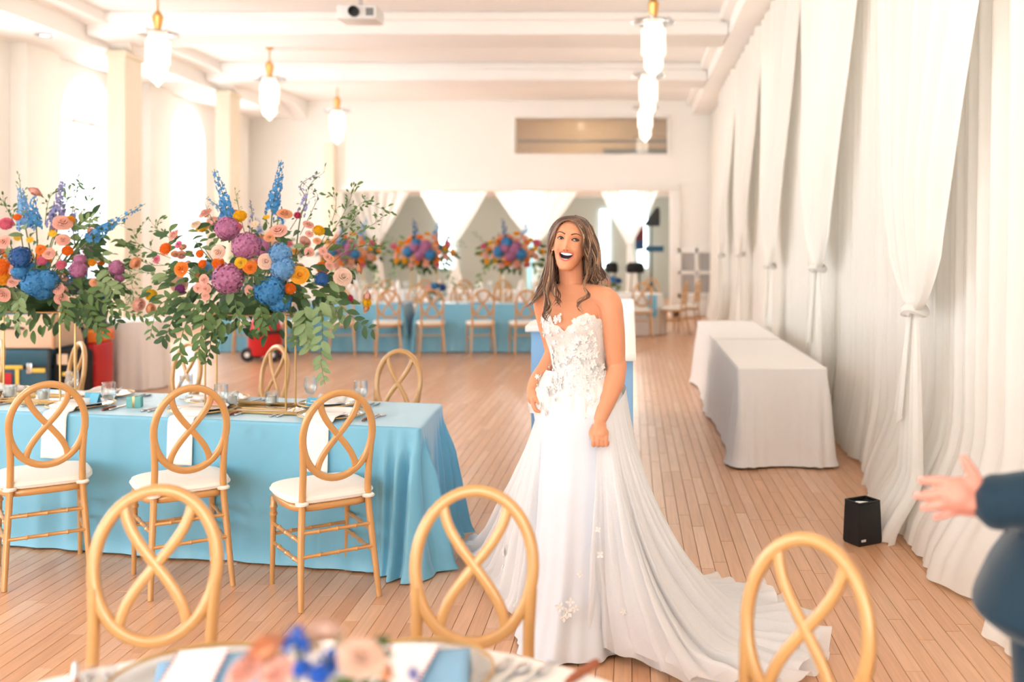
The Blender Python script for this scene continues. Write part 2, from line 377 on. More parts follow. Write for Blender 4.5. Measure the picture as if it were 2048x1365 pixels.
# far wall with a wide opening into the next room and a long balcony opening above
OX0, OX1, OZ = -6.45, .84, 2.76      # lower opening
BX0, BX1, BZ0, BZ1 = -2.57, .78, 3.58, 4.37
w = MB(); T = .3
def slab(x0, x1, z0, z1, y0=YB, t=T): w.box(((x0 + x1) / 2, y0 + t / 2, (z0 + z1) / 2), (x1 - x0, t, z1 - z0))
slab(XL, OX0, 0, ZC); slab(OX1, XR, 0, ZC); slab(OX0, OX1, OZ, BZ0); slab(OX0, OX1, BZ1, ZC); slab(OX0, BX0, BZ0, BZ1); slab(BX1, OX1, BZ0, BZ1)
struct(w.build('wall_back', M['wall'], smooth=False), 'far cream wall with a wide opening and a balcony slot')
tr = MB()
for a, b, c, d in ((OX0 - .2, OX1 + .2, OZ, OZ + .16), (OX0 - .2, OX0, 0, OZ), (OX1, OX1 + .22, 0, OZ)): tr.rbox(((a + b) / 2, YB - .02, (c + d) / 2), (b - a, .08, d - c), .012)
struct(tr.build('trim_1', M['trim'], angle=30), 'white casing around the wide far opening')
tr = MB()
for a, b, c, d in ((BX0 - .06, BX1 + .06, BZ1, BZ1 + .06), (BX0 - .06, BX1 + .06, BZ0 - .06, BZ0), (BX0 - .06, BX0, BZ0, BZ1), (BX1, BX1 + .06, BZ0, BZ1)): tr.rbox(((a + b) / 2, YB - .015, (c + d) / 2), (b - a, .06, d - c), .01)
struct(tr.build('trim_2', M['trim'], angle=30), 'white frame around the balcony slot')
# the balcony room seen through the slot, behind glass
b = MB(); b.box((-.9, 24.9, 4.0), (4.6, .1, 1.6)); b.box((-.9, 23.5, 3.4), (4.6, 2.8, .1)); b.box((-.9, 23.5, 4.72), (4.6, 2.8, .1)); b.box((-3.2, 23.5, 4.0), (.1, 2.8, 1.6)); b.box((1.4, 23.5, 4.0), (.1, 2.8, 1.6))
struct(b.build('wall_balcony', M['beige_wall'], smooth=False), 'beige balcony room behind the slot')
t = thing('ceiling_lamp', 'small warm lamp on the balcony ceiling behind the slot', 'ceiling light', (-1.19, 23.4, 4.67))
MB().lathe([(0, 0), (.12, 0), (.12, -.03), (.1, -.04)], 20).build('base', M['brass'], t); MB().lathe([(.11, -.03), (.12, -.06), (.09, -.12), (0, -.15)], 20).build('shade', pmat('warm_shade', rgb(255, 226, 180), .4, emit=(1, .8, .5, 1), es=4), t)
d = bpy.data.lights.new('balcony_glow', 'POINT'); d.energy = 45; d.color = (1, .86, .66); d.shadow_soft_size = .1
o = bpy.data.objects.new('balcony_glow', d); COL.objects.link(o); o.parent = t; o.location = (0, 0, -.3)
b = MB().tube([(BX0, 22.6, 3.92), (BX1, 22.6, 3.92)], .03, 8); struct(b.build('trim_3', M['grey_plastic']), 'dark balcony rail')
b = MB().rbox((.1, 22.7, 3.69), (1.5, .1, .12), .01); struct(b.build('trim_4', pmat('rail_green_grey', rgb(110, 128, 124), .5)), 'grey green balcony counter front')
struct(MB().box(((BX0 + BX1) / 2, YB + .1, (BZ0 + BZ1) / 2), (BX1 - BX0, .01, BZ1 - BZ0)).build('window_20', glassy('balcony_glass', refl=.22), smooth=False), 'long glass pane closing the balcony slot')
# room beyond the wide opening
b = MB(); b.box((-2.8, 29.6, 1.5), (9.6, .2, 3.2)); b.box((-7.6, 26, 1.5), (.2, 7.4, 3.2)); b.box((2.0, 26, 1.5), (.2, 7.4, 3.2))
struct(b.build('wall_far', M['grey_wall'], smooth=False), 'grey green walls of the room beyond')
struct(MB().box((-2.8, 26, 3.02), (9.6, 7.4, .1)).build('ceiling_far', M['ceiling'], smooth=False), 'white ceiling of the room beyond')
# ceiling, beams, side soffits
struct(MB().box(((XL + XR) / 2, (YF + YB) / 2, ZC + .05), (XR - XL, YB - YF, .1)).build('ceiling', M['ceiling'], smooth=False), 'white coffered ballroom ceiling')
for y in (-2.2, 1.8, 5.7, 9.6, 13.6, 17.4):
    m = MB().rbox((-3.06, y + .45, (ZC + ZS) / 2), (8.74, .9, ZC - ZS), .02); m.rbox((-3.06, y + .45, ZC - .06), (8.74, 1.08, .12), .03)
    struct(m.build('ceiling_beam', M['ceiling'], angle=30), 'white cross beam of the coffered ceiling')
m = MB().rbox((1.62, (YF + YB) / 2, (ZC + ZS) / 2), (.6, YB - YF, ZC - ZS), .02); m.rbox((1.55, (YF + YB) / 2, ZC - .06), (.72, YB - YF, .12), .03)
struct(m.build('trim_5', M['ceiling'], angle=30), 'long white soffit above the drapes')
# left aisle ceiling and the arcade beam on columns
struct(MB().box(((XL - 7.45) / 2, (YF + YB) / 2, ZA + .2), (-7.45 - XL, YB - YF, .4)).build('ceiling_aisle', M['ceiling'], smooth=False), 'lower white ceiling of the window aisle')
COLY = (-1.4, 2.5, 6.4, 10.3, 14.2, 17.9)
am = MB()
ys = [YF] + [y + .25 for y in COLY] + [YB]
for y0, y1 in zip(ys, ys[1:]):
    n = 12
    for i in range(n):
        a, b2 = lerp(y0, y1, i / n), lerp(y0, y1, (i + 1) / n)
        za = ZA - .04 + .30 * (1 - abs(2 * (i / n) - 1) ** 4); zb = ZA - .04 + .30 * (1 - abs(2 * ((i + 1) / n) - 1) ** 4)
        vs = [(xx, yy, zz) for xx in (-7.5, -7.14) for yy, zz in ((a, za), (b2, zb), (b2, ZC), (a, ZC))]
        am.add(vs, [(0, 1, 2, 3), (7, 6, 5, 4), (0, 4, 5, 1)])
struct(am.build('trim_6', M['ceiling'], smooth=False), 'cream arcade beam on the columns')
for y in COLY:
    m = MB().rbox((-7.33, y + .25, ZA / 2), (.26, .5, ZA), .012); m.rbox((-7.33, y + .25, .12), (.32, .56, .24), .01); m.rbox((-7.33, y + .25, ZA - .06), (.30, .54, .08), .015)
    struct(m.build('column', M['wall_warm'], angle=30), 'square cream column between the hall and the window aisle')
struct(MB().rbox((-6.6, YB - .12, 1.9), (.22, .24, 3.8), .01).build('trim_7', M['wall_warm'], angle=30), 'slim cream pilaster at the far opening')
# baseboard and low paned window on the far wall right of the opening
struct(MB().rbox((1.4, YB - .03, .12), (1.05, .06, .24), .01).build('baseboard_back', M['trim'], angle=30), 'white baseboard under the low paned panel')
pw = MB(); X0, X1, Z0, Z1 = 1.0, 1.84, .42, 1.5
for a, b, c, d in ((X0, X1, Z1 - .1, Z1), (X0, X1, Z0, Z0 + .1), (X0, X0 + .08, Z0, Z1), (X1 - .08, X1, Z0, Z1), ((X0 + X1) / 2 - .035, (X0 + X1) / 2 + .035, Z0, Z1), (X0, X1, .93, 1.01)):
    pw.rbox(((a + b) / 2, YB - .04, (c + d) / 2), (b - a, .08, d - c), .008)
root = struct(pw.build('window_21', M['trim'], angle=30), 'low white panel with four grey panes')
gp = pmat('grey_mesh_pane', rgb(176, 174, 172), .6, var=.08, scale=150)
for i in range(2):
    for j in range(2):
        a = X0 + .1 + i * .4; c = .53 + j * .49
        MB().box((a + .16, YB - .03, c + .2), (.33, .02, .4)).build('pane', gp, root, smooth=False)
# downlights of the aisle
for X, Y, lab in ((-7.75, 13.2, 'nearer round chrome downlight in the aisle ceiling'), (-7.7, 16.7, 'farther round chrome downlight in the aisle ceiling')):
    t = thing('downlight', lab, 'ceiling light', (X, Y, ZA))
    MB().lathe([(.07, .0), (.12, 0), (.125, -.012), (.09, -.02), (.07, -.01)], 24).build('ring', M['silver'], t)
    MB().lathe([(.0, -.012), (.05, -.012), (.068, .0)], 20).build('lamp', pmat('downlight_bulb', rgb(255, 255, 255), .5, emit=(1, 1, 1, 1), es=6), t)
# pendants
PEND_GLASS = pmat('opal_glass', rgb(255, 244, 228), .4, var=.01, emit=(1.0, .90, .76, 1), es=1.2)
PEND_DISC = glassy('clear_disc', tint=(.9, .95, 1, 1), refl=.35)
def pendant(X, Y, label, light=True, z=4.24):
    t = thing('pendant_lamp', label, 'pendant lamp', (X, Y, z), 0, 'opal pendant lamps')
    MB().lathe([(.0, ZC - z), (.06, ZC - z), (.06, ZC - z - .03), (.012, ZC - z - .05), (.012, .30), (.045, .26), (.07, .22), (.055, .12), (.04, .06), (.08, .03), (.08, .0)], 20).build('stem', M['brass'], t)
    MB().lathe([(.08, .02), (.24, .015), (.258, .0), (.24, -.012), (.08, -.015)], 36).build('glass_disc', PEND_DISC, t)
    rim = MB().tube([(.257 * math.cos(a), .257 * math.sin(a), 0) for a in [2 * PI * i / 32 for i in range(32)]], .007, 6, closed=True).build('disc_rim', M['silver'], t)
    for i in range(6):
        a = 2 * PI * i / 6 + .4; MB().sphere((.225 * math.cos(a), .225 * math.sin(a), .015), .03, 10, 6).build('bead', M['mirror'], t)
    g = MB().lathe([(.0, -.02), (.10, -.02), (.115, -.05), (.10, -.075), (.138, -.082), (.142, -.10), (.142, -.38), (.138, -.40), (.11, -.41), (.112, -.44), (.112, -.52), (.10, -.56), (.06, -.60), (.03, -.62), (.012, -.655), (0, -.66)], 32).build('shade', PEND_GLASS, t)
    for zz, r in ((-.08, .14), (-.40, .138)): MB().tube([(r * math.cos(a), r * math.sin(a), zz) for a in [2 * PI * i / 32 for i in range(32)]], .006, 6, closed=True).build('band', M['brass'], t)
    if light:
        d = bpy.data.lights.new('pendant_glow', 'POINT'); d.energy = 14; d.color = (1.0, .88, .74); d.shadow_soft_size = .16
        o = bpy.data.objects.new('pendant_glow', d); COL.objects.link(o); o.parent = t; o.location = (0, 0, -.85)
    return t
PR = [(.256, 11.9, 'nearest opal pendant lamp of the right row, topmost in view'), (.256, 15.7, 'second opal pendant lamp of the right row'), (.256, 19.4, 'farthest opal pendant lamp of the right row, before the balcony slot')]
PLF = [(-5.96, 12.57, 'nearest left opal pendant lamp with a brass crown, before the front column'), (-5.8, 16.0, 'middle left opal pendant lamp above the tall flowers'), (-5.85, 19.85, 'farthest left opal pendant lamp by the far wall')]
for X, Y, lab in PR + PLF: pendant(X, Y, lab)
for X in (.256, -5.9):
    for Y, w_ in ((0.2, 'first'), (4.1, 'second'), (8.0, 'third')): pendant(X, Y, '%s opal pendant lamp of the %s row, overhead near the photographer' % (w_, 'right' if X > 0 else 'left'))
# projector under the ceiling
t = thing('projector', 'white projector hung from the ceiling at the top edge', 'projector', (-2.85, 10.5, 3.90))
MB().rbox((0, 0, .1), (.42, .34, .15), .025).build('body', M['white_plastic'], t)
MB().lathe([(.0, 0), (.055, 0), (.055, .05), (.04, .05), (.03, .02), (0, .02)], 20).build('lens', M['black'], t).rotation_euler = (PI / 2, 0, 0)
t.children[-1].location = (-.02, -.165, .10)
MB().rbox((.14, -.172, .1), (.08, .01, .08), .003).build('vent', M['grey_plastic'], t)
MB().tube([(0, 0, .17), (0, 0, ZC - 3.90)], .025, 10).build('pole', M['silver'], t)
MB().rbox((0, 0, .185), (.18, .14, .025), .006).build('bracket', M['silver'], t)
# ---------------------------------------------------------------- cross-back (oval) chairs
CH_N = Vector((0, math.cos(math.radians(8)), math.sin(math.radians(8)))); CH_U = Vector((0, -math.sin(math.radians(8)), math.cos(math.radians(8)))); CH_C = Vector((0, -.222, .745))
CR = .190; RX = .157
def bamboo(m, a, b, r=.0085):
    a = Vector(a); b = Vector(b); pts = []; rs = []
    for t, k in ((0, 1), (.22, 1), (.24, 1.45), (.26, 1), (.48, 1), (.5, 1.45), (.52, 1), (.74, 1), (.76, 1.45), (.78, 1), (1, 1)): pts.append(a.lerp(b, t)); rs.append(r * k)
    m.tube(pts, rs, 8)
def seat_outline(n, grow=0.0):
    out = []
    for i in range(n):
        a = 2 * PI * i / n; c, s = math.cos(a), math.sin(a)
        x = math.copysign(abs(c) ** .45, c); y = math.copysign(abs(s) ** .45, s)
        hw = (.198 if y > 0 else lerp(.198, .182, -y)) + grow; out.append((x * hw, y * (.192 + grow) + .0))
    return out
def make_chair(name, label, full=True):
    t = thing(name, label, 'chair')
    P = lambda a, b: CH_C + Vector((1, 0, 0)) * a + CH_U * b
    n = 48 if full else 28
    MB().band([P(RX * math.sin(2 * PI * i / n), CR * 1.03 * math.cos(2 * PI * i / n)) for i in range(n)], CH_N, .031, .024, closed=True).build('back_ring', M['chair'], t, angle=50)
    m = MB(); k = 24 if full else 12
    for sgn in (1, -1):
        pts = []
        for i in range(k + 1):
            b = lerp(-1, 1, i / k); yy = b * .163; xx = sgn * math.copysign(  .086 * math.sin(PI / 2 * min(1, abs(yy) / .165)), b); pts.append(P(xx, yy))
        m.band(pts, CH_N, .027, .0175 if sgn > 0 else .0168)
    m.build('back_cross', M['chair'], t, angle=50)
    for s in (1, -1):
        pp = spline([(s * .176, -.262, .0), (s * .162, -.215, .25), (s * .150, -.19, .44), (s * .148, -.200, .58), (s * .1535, -.213, .69)], 14 if full else 8)
        MB().tube(pp, [.0125 + .003 * min(1, i / 4) for i in range(len(pp))], 10 if full else 6).build('leg', M['chair'], t)
    for s in (1, -1):
        zs = [(0, .011), (.18, .0125), (.28, .014), (.325, .0145), (.33, .019), (.34, .019), (.345, .0145), (.36, .0145), (.365, .018), (.375, .018), (.38, .014), (.42, .015)] if full else [(0, .011), (.42, .015)]
        MB().tube([(s * lerp(.178, .176, z / .42), lerp(.185, .165, z / .42), z) for z, r in zs], [r for z, r in zs], 10 if full else 6).build('leg', M['chair'], t)
    o1 = seat_outline(28, -.006); o2 = seat_outline(28)
    nn = 28; m = MB(); zz = [(.412, o1), (.418, o2), (.438, o2), (.444, o1)]
    m.add([(x, y, z) for z, o in zz for x, y in o], [(j * nn + i, j * nn + (i + 1) % nn, (j + 1) * nn + (i + 1) % nn, (j + 1) * nn + i) for j in range(3) for i in range(nn)] + [tuple(range(nn - 1, -1, -1)), tuple(3 * nn + i for i in range(nn))])
    m.build('seat_frame', M['chair'], t, angle=50)
    m = MB(); lay = [(.444, -.012), (.450, .004), (.466, .010), (.480, .006), (.488, -.012), (.493, -.05), (.495, -.11)]
    ls = [[(x, y, z) for x, y in seat_outline(28, g)] for z, g in lay]
    m.add([p for l in ls for p in l], [(j * nn + i, j * nn + (i + 1) % nn, (j + 1) * nn + (i + 1) % nn, (j + 1) * nn + i) for j in range(len(ls) - 1) for i in range(nn)] + [tuple((len(ls) - 1) * nn + i for i in range(nn))])
    cu = m.build('cushion', M['cushion'], t)
    if full:
        pl = [(x, y, .4645) for x, y in seat_outline(28, .011)]
        MB().tube(pl, .0035, 6, closed=True).build('piping', M['cushion'], cu)
        for s in (1, -1): MB().tube([(s * .150 + .019 * math.cos(a), -.19 + .019 * math.sin(a), .452) for a in [2 * PI * i / 12 for i in range(12)]], .009, 6, closed=True, flat=1.3).build('tie', M['cushion'], cu)
    zr = {'side': (.29, .20), 'back': (.325, .225), 'front': (.24,)} if full else {'side': (.25,), 'back': (.3,), 'front': ()}
    lx = lambda z: .176
    for s in (1, -1):
        for z in zr['side']:
            m = MB(); bamboo(m, (s * .163, lerp(-.262, -.19, z / .44), z), (s * .177, lerp(.185, .165, z / .42), z)); m.build('rung', M['chair'], t)
    for z in zr['back']:
        m = MB(); y = lerp(-.262, -.19, z / .44); bamboo(m, (-.160, y, z), (.160, y, z)); m.build('rung', M['chair'], t)
    for z in zr['front']:
        m = MB(); y = lerp(.185, .165, z / .42); bamboo(m, (-.177, y, z), (.177, y, z)); m.build('rung', M['chair'], t)
    return t
def face(dx, dy): return math.atan2(dy, dx) - PI / 2      # turn local +Y (seat front) towards (dx, dy)
chair0 = make_chair('cross_back_chair', 'gold cross-back chair third from left before the long blue table'); chair0['group'] = 'chairs at the long blue table'
G1 = 'chairs at the long blue table'; G2 = 'chairs round the foreground table'
chair0.location = (-1.44, 4.65, 0); chair0.rotation_euler = (0, 0, face(-.57, .82))
for X, Y, dx, dy, lab, g in [
    (-2.16, 4.79, -.57, .82, 'gold cross-back chair in the middle of the near side of the long blue table', G1),
    (-2.89, 4.91, -.57, .82, 'gold cross-back chair at the left edge, near side of the long blue table', G1),
    (-1.515, 5.92, -.37, -.93, 'gold cross-back chair at the far right of the long blue table, facing forward', G1),
    (-2.435, 6.23, -.66, -.75, 'gold cross-back chair behind the blue table beside the right stand rods', G1),
    (-3.07, 6.42, -.57, -.82, 'gold cross-back chair behind the blue table between the two flower stands', G1),
    (-3.83, 6.45, -.71, -.70, 'gold cross-back chair seen almost edge on beside the left stand rods', G1),
    (-4.47, 6.62, -.7, -.7, 'gold cross-back chair cut by the left edge before the dark trunk', G1),
    (-1.24, 2.44, .12, -.99, 'large blurred gold chair in front at left, behind the round table', G2),
    (-.425, 2.43, -.03, -1, 'large blurred gold chair in front, overlapping the white gown', G2),
    (.235, 2.05, -.67, -.74, 'large blurred gold chair in front at right, turned away over the train', G2)]:
    copy_tree(chair0, (X, Y, 0), face(dx, dy), lab, g)

# ---------------------------------------------------------------- draped tables
def perimeter(cs, rad, step):
    # rounded polygon through corners cs (counter-clockwise); returns (point, outward normal, corner weight)
    out = []; n = len(cs); cs = [Vector((c[0], c[1])) for c in cs]
    for i in range(n):
        a, b, c = cs[i - 1], cs[i], cs[(i + 1) % n]
        d0 = (b - a).normalized(); d1 = (c - b).normalized(); n0 = Vector((d0.y, -d0.x)); n1 = Vector((d1.y, -d1.x))
        p0 = b - d0 * rad; p1 = b + d1 * rad; k = 10
        for j in range(k + 1):
            t = j / k; p = (p0 * (1 - t) ** 2 + b * 2 * t * (1 - t) + p1 * t * t); nn = (n0 * (1 - t) + n1 * t).normalized(); out.append((p, nn, 1 - abs(2 * t - 1)))
        e0 = p1; e1 = c - d1 * rad; ln = (e1 - e0).length; m = max(1, int(ln / step))
        for j in range(1, m): out.append((e0.lerp(e1, j / m), n1, 0.0))
    return out
def draped(name, cs, h, mat, parent, hem=.006, flare=.03, amp=.018, wl=.16, corner=.10, seed=0, rows=14, rad=.03, step=.02, sharp=1.0):
    pr = perimeter(cs, rad, step); n = len(pr); r = random.Random(seed); m = MB(); rows_l = []
    s = 0.0; arc = []
    for i in range(n): arc.append(s); s += (pr[(i + 1) % n][0] - pr[i][0]).length
    cx = sum(p[0].x for p in pr) / n; cy = sum(p[0].y for p in pr) / n
    cw = []
    for i in range(n):
        dmin = min((pr[i][0] - Vector((c[0], c[1]))).length for c in cs); cw.append(math.exp(-((dmin - .06) / .13) ** 2))
    vs = []
    for j in range(rows + 1):
        v = (0, .006, .02)[j] if j < 3 else lerp(.02, 1, (j - 2) / (rows - 2))
        for i in range(n):
            p, nn, _ = pr[i]
            w = mnoise.noise((arc[i] / wl * .5, seed * 7.3, 0)) + .6 * mnoise.noise((arc[i] / wl * 1.3, seed * 3.1 + 5, 0)) + .3 * math.sin(arc[i] / wl * 2 * PI)
            fold = math.sin(arc[i] * 2 * PI / .078 + seed) * cw[i] * .045 * sharp
            d = flare * v + (amp * w) * smooth(v * 1.6) * (.4 + v) + corner * cw[i] * v ** 1.3 + fold * smooth((v - .05) * 3)
            edge = 1 - (1 - min(1, v * 12)) ** 2
            z = h - .012 * edge * 0 - (h - hem) * v
            if j == rows: z = hem + .004 * (1 + w)
            dd = d + (.012 * smooth((v - .93) / .07) if v > .93 else 0)
            if j == 0: dd = -.004
            vs.append((p.x + nn.x * (dd if j else -.006), p.y + nn.y * (dd if j else -.006), z if j else h))
    fs = [(j * n + i, (j + 1) * n + i, (j + 1) * n + (i + 1) % n, j * n + (i + 1) % n) for j in range(rows) for i in range(n)]
    m.add(vs, fs)
    # top: rings shrinking to the centre with faint unevenness
    k = 5; base = len(m.v); tv = []
    for q in range(1, k + 1):
        t = (.008, .05, .3, .65, 1)[q - 1]
        for i in range(n):
            p = pr[i][0]; X = lerp(p.x, cx, t * .96); Y = lerp(p.y, cy, t * .96); tv.append((X, Y, h + .0015 + .0012 * mnoise.noise((X * 6, Y * 6, seed))))
    m.v.extend(tv); o = 0
    for q in range(k):
        a = 0 if q == 0 else base + (q - 1) * n; b2 = base + q * n
        for i in range(n): m.f.append((a + i, a + (i + 1) % n, b2 + (i + 1) % n, b2 + i)); m.m.append(0)
    m.f.append(tuple(base + (k - 1) * n + i for i in range(n))); m.m.append(0)
    return m.build(name, mat, parent, angle=None)
TH = .71
BT = [(-4.3, 5.522), (-1.02, 4.815), (-1.05, 5.555), (-4.3, 6.27)]     # long blue table, corners counter-clockwise
o = draped('tablecloth', BT, TH, M['blue_cloth'], None, seed=2, amp=.021, wl=.20, corner=.10, flare=.014, step=.009, rows=22)
tag(o, 'blue satin cloth with deep corner folds on the long table in front', 'tablecloth')
# two white tables end to end along the drapes
for (y0, y1, lab, sd) in ((7.15, 9.28, 'white linen cloth to the floor on the nearer table by the drapes', 4), (9.42, 11.55, 'white linen cloth on the farther table by the drapes', 5)):
    cs = [(.755, y0), (1.40, y0), (1.40, y1), (.755, y1)]
    o = draped('tablecloth', cs, TH, M['white_cloth'], None, seed=sd, amp=.016, wl=.45, corner=.05, flare=.02, hem=.012, sharp=.35)
    tag(o, lab, 'tablecloth')
# round white table in the foreground
def round_cs(cx, cy, r, n=28): return [(cx + r * math.cos(2 * PI * i / n), cy + r * math.sin(2 * PI * i / n)) for i in range(n)]
def round_cloth(cx, cy, r, h, lab_c, seed, cloth, name='tablecloth'):
    m = MB(); n = 120; rows = 14; rr_ = random.Random(seed)
    def f(u, v):
        a = 2 * PI * u; fold = math.sin(a * 13 + seed) * .7 + .5 * math.sin(a * 21 + 2 * seed)
        rad = r + (.05 * v + .03 * fold * v ** .9 if v > 0 else 0); return (cx + rad * math.cos(a), cy + rad * math.sin(a), lerp(h, .008, v))
    m.grid(f, n, rows, cu=True)
    m.f = [tuple(reversed(q)) for q in m.f]
    m.add([(cx + r * math.cos(2 * PI * i / n), cy + r * math.sin(2 * PI * i / n), h) for i in range(n)], [tuple(range(n))])
    o = m.build(name, cloth, None, angle=50); tag(o, lab_c, 'tablecloth'); return o
FT = (-.63, 1.37, .885)
round_cloth(FT[0], FT[1], FT[2], TH - .003, 'white cloth on the round table at the bottom edge', 3, M['white_cloth'])
round_cloth(-5.62, 11.2, .38, .75, 'floor-length white skirt on the small round table behind the flowers', 6, M['white_cloth'])
# ---------------------------------------------------------------- far tables and chairs
chf = make_chair('cross_back_chair', 'x', full=False)
FARROW = []
def far_chair(X, Y, dx, dy, label, group, first=[True]):
    if first[0]:
        first[0] = False; chf.location = (X, Y, 0); chf.rotation_euler = (0, 0, face(dx, dy)); chf['label'] = label; chf['group'] = group; KIDS.setdefault(chf.name, [(c, list(c.children)) for c in chf.children]); return chf
    return copy_tree(chf, (X, Y, 0), face(dx, dy), label, group)
ordw = ['leftmost', 'second from left', 'third from left', 'fourth from left', 'fifth from left', 'sixth from left', 'seventh from left', 'eighth from left', 'ninth from left', 'tenth from left']
FX = [-5.55, -4.86, -4.18, -3.52, -2.90, -2.18, -1.56]
for i, X in enumerate(FX): far_chair(X, 14.42, -.28, .96, 'distant gold chair before the far blue tables, %s of the front row' % ordw[i], 'chairs before the far blue tables')
BX = [-5.7, -5.0, -4.3, -3.55, -2.85, -2.15, -1.45, -.8]
for i, X in enumerate(BX): far_chair(X, 15.95, -.3, -.95, 'distant gold chair behind the far blue tables, %s of its row' % ordw[i], 'chairs behind the far blue tables')
cs1 = [(-6.05, 14.78), (-3.38, 14.72), (-3.38, 15.48), (-6.05, 15.54)]; cs2 = [(-3.18, 14.76), (-.75, 14.72), (-.75, 15.48), (-3.18, 15.52)]
for i, cs in enumerate((cs1, cs2)):
    tag(draped('tablecloth', cs, TH, M['blue_cloth'], None, seed=11 + i, amp=.02, wl=.2, corner=.1, flare=.02, step=.04, rows=8), 'blue satin cloth on the %s far table behind the dance floor' % ('left' if i == 0 else 'right'), 'tablecloth')
# third row, further back
cs3 = [(-5.6, 18.6), (-1.0, 18.6), (-1.0, 19.4), (-5.6, 19.4)]
tag(draped('tablecloth', cs3, TH, M['white_cloth'], None, seed=14, step=.05, rows=6), 'white cloth on the rearmost long table', 'tablecloth')
for i, X in enumerate([-5.2, -4.5, -3.8, -3.1, -2.4, -1.7, -1.1]): far_chair(X, 18.25, -.3, .95, 'small gold chair before the rearmost table, %s of its row' % ordw[i], 'chairs at the rearmost table')
# far right round white table with chairs
round_cloth(.05, 17.9, .5, TH, 'white cloth on the far round table by the right wall', 8, M['white_cloth'])
for X, Y, dx, dy, lab in [(-.38, 17.1, .4, .9, 'gold chair left of the far right round table'), (.15, 17.05, -.1, 1, 'gold chair before the far right round table'), (.72, 17.6, -1, .3, 'gold chair right of the far right round table'), (.98, 18.15, -1, -.2, 'rightmost gold chair by the far paned panel'), (.3, 18.8, -.3, -1, 'gold chair behind the far right round table'), (-.55, 18.5, .8, -.6, 'gold chair behind left of the far right round table')]:
    far_chair(X, Y, dx, dy, lab, 'chairs at the far right round table')
tag(MB().grid(lambda u, v: (.27 + .16 * u, 17.36 - .045 * (1 if v > .25 else 0) - .01 * v, TH + .004 - max(0, v - .25) * .5), 3, 8).build('napkin', pmat('blue_napkin_linen', rgb(120, 186, 214), .8)), 'blue napkin hanging from the far round white table', 'napkin')
# ---------------------------------------------------------------- drapes along the right wall
def drape_panel(y0, y1, label, seed, xw=1.76, top=4.42, mat='drape'):
    n = int((y1 - y0) / .012); r = random.Random(seed); ph = r.uniform(0, 9); m = MB()
    def f(u, v):
        y = lerp(y0, y1, u); s = y * 2 * PI / .21 + ph + 3.2 * mnoise.noise((y * 1.6, seed, 0))
        a = .026 + .016 * mnoise.noise((y * 3, seed, 2)); fold = a * math.sin(s) + .012 * math.sin(2.1 * s + 1)
        k = .6 + .4 * v; bot = smooth((v - .80) / .20)
        puddle = (1.0 if y < 6.6 else .35) * (.10 + .30 * (.5 + .5 * mnoise.noise((y * 1.3, seed, 4)))) * bot ** 2
        x = xw + fold * k * (1 - .65 * bot) + .05 * bot * mnoise.noise((y * 3.1, seed, 9)) - puddle - .05 * v
        z = lerp(top, .0, v) if v < .97 else lerp(top * .03, .006 + .01 * (1 + mnoise.noise((y * 9, 0, seed))), (v - .97) / .03)
        return (x, y + .01 * math.cos(s) * k, max(.004, z))
    m.grid(f, n, 34)
    return tag(m.build('drape_panel', M[mat], None, angle=None), label, 'curtain', 'straight ivory drapes on the right wall')
KN = [(5.45, 1.24), (8.3, 1.40), (11.15, 1.36), (14.2, 1.45), (17.3, 1.4)]
edges = [2.6, 4.0, 5.45, 6.9, 8.3, 9.7, 11.15, 12.65, 14.2, 15.75, 17.3, 18.7, 20.2, 21.8]
on = ['nearest the man', 'left of the man\'s hand', 'just left of the largest swag knot', 'right of the second swag knot', 'left of the second swag knot', 'behind the near white table', 'behind the middle of the white tables', 'right of the fourth swag knot', 'left of the fourth swag knot', 'before the last swag', 'past the last swag', 'next to the far corner', 'in the far right corner']
for i in range(len(edges) - 1): drape_panel(edges[i], edges[i + 1] + .05, 'straight ivory voile drape panel %s' % on[i], 20 + i)
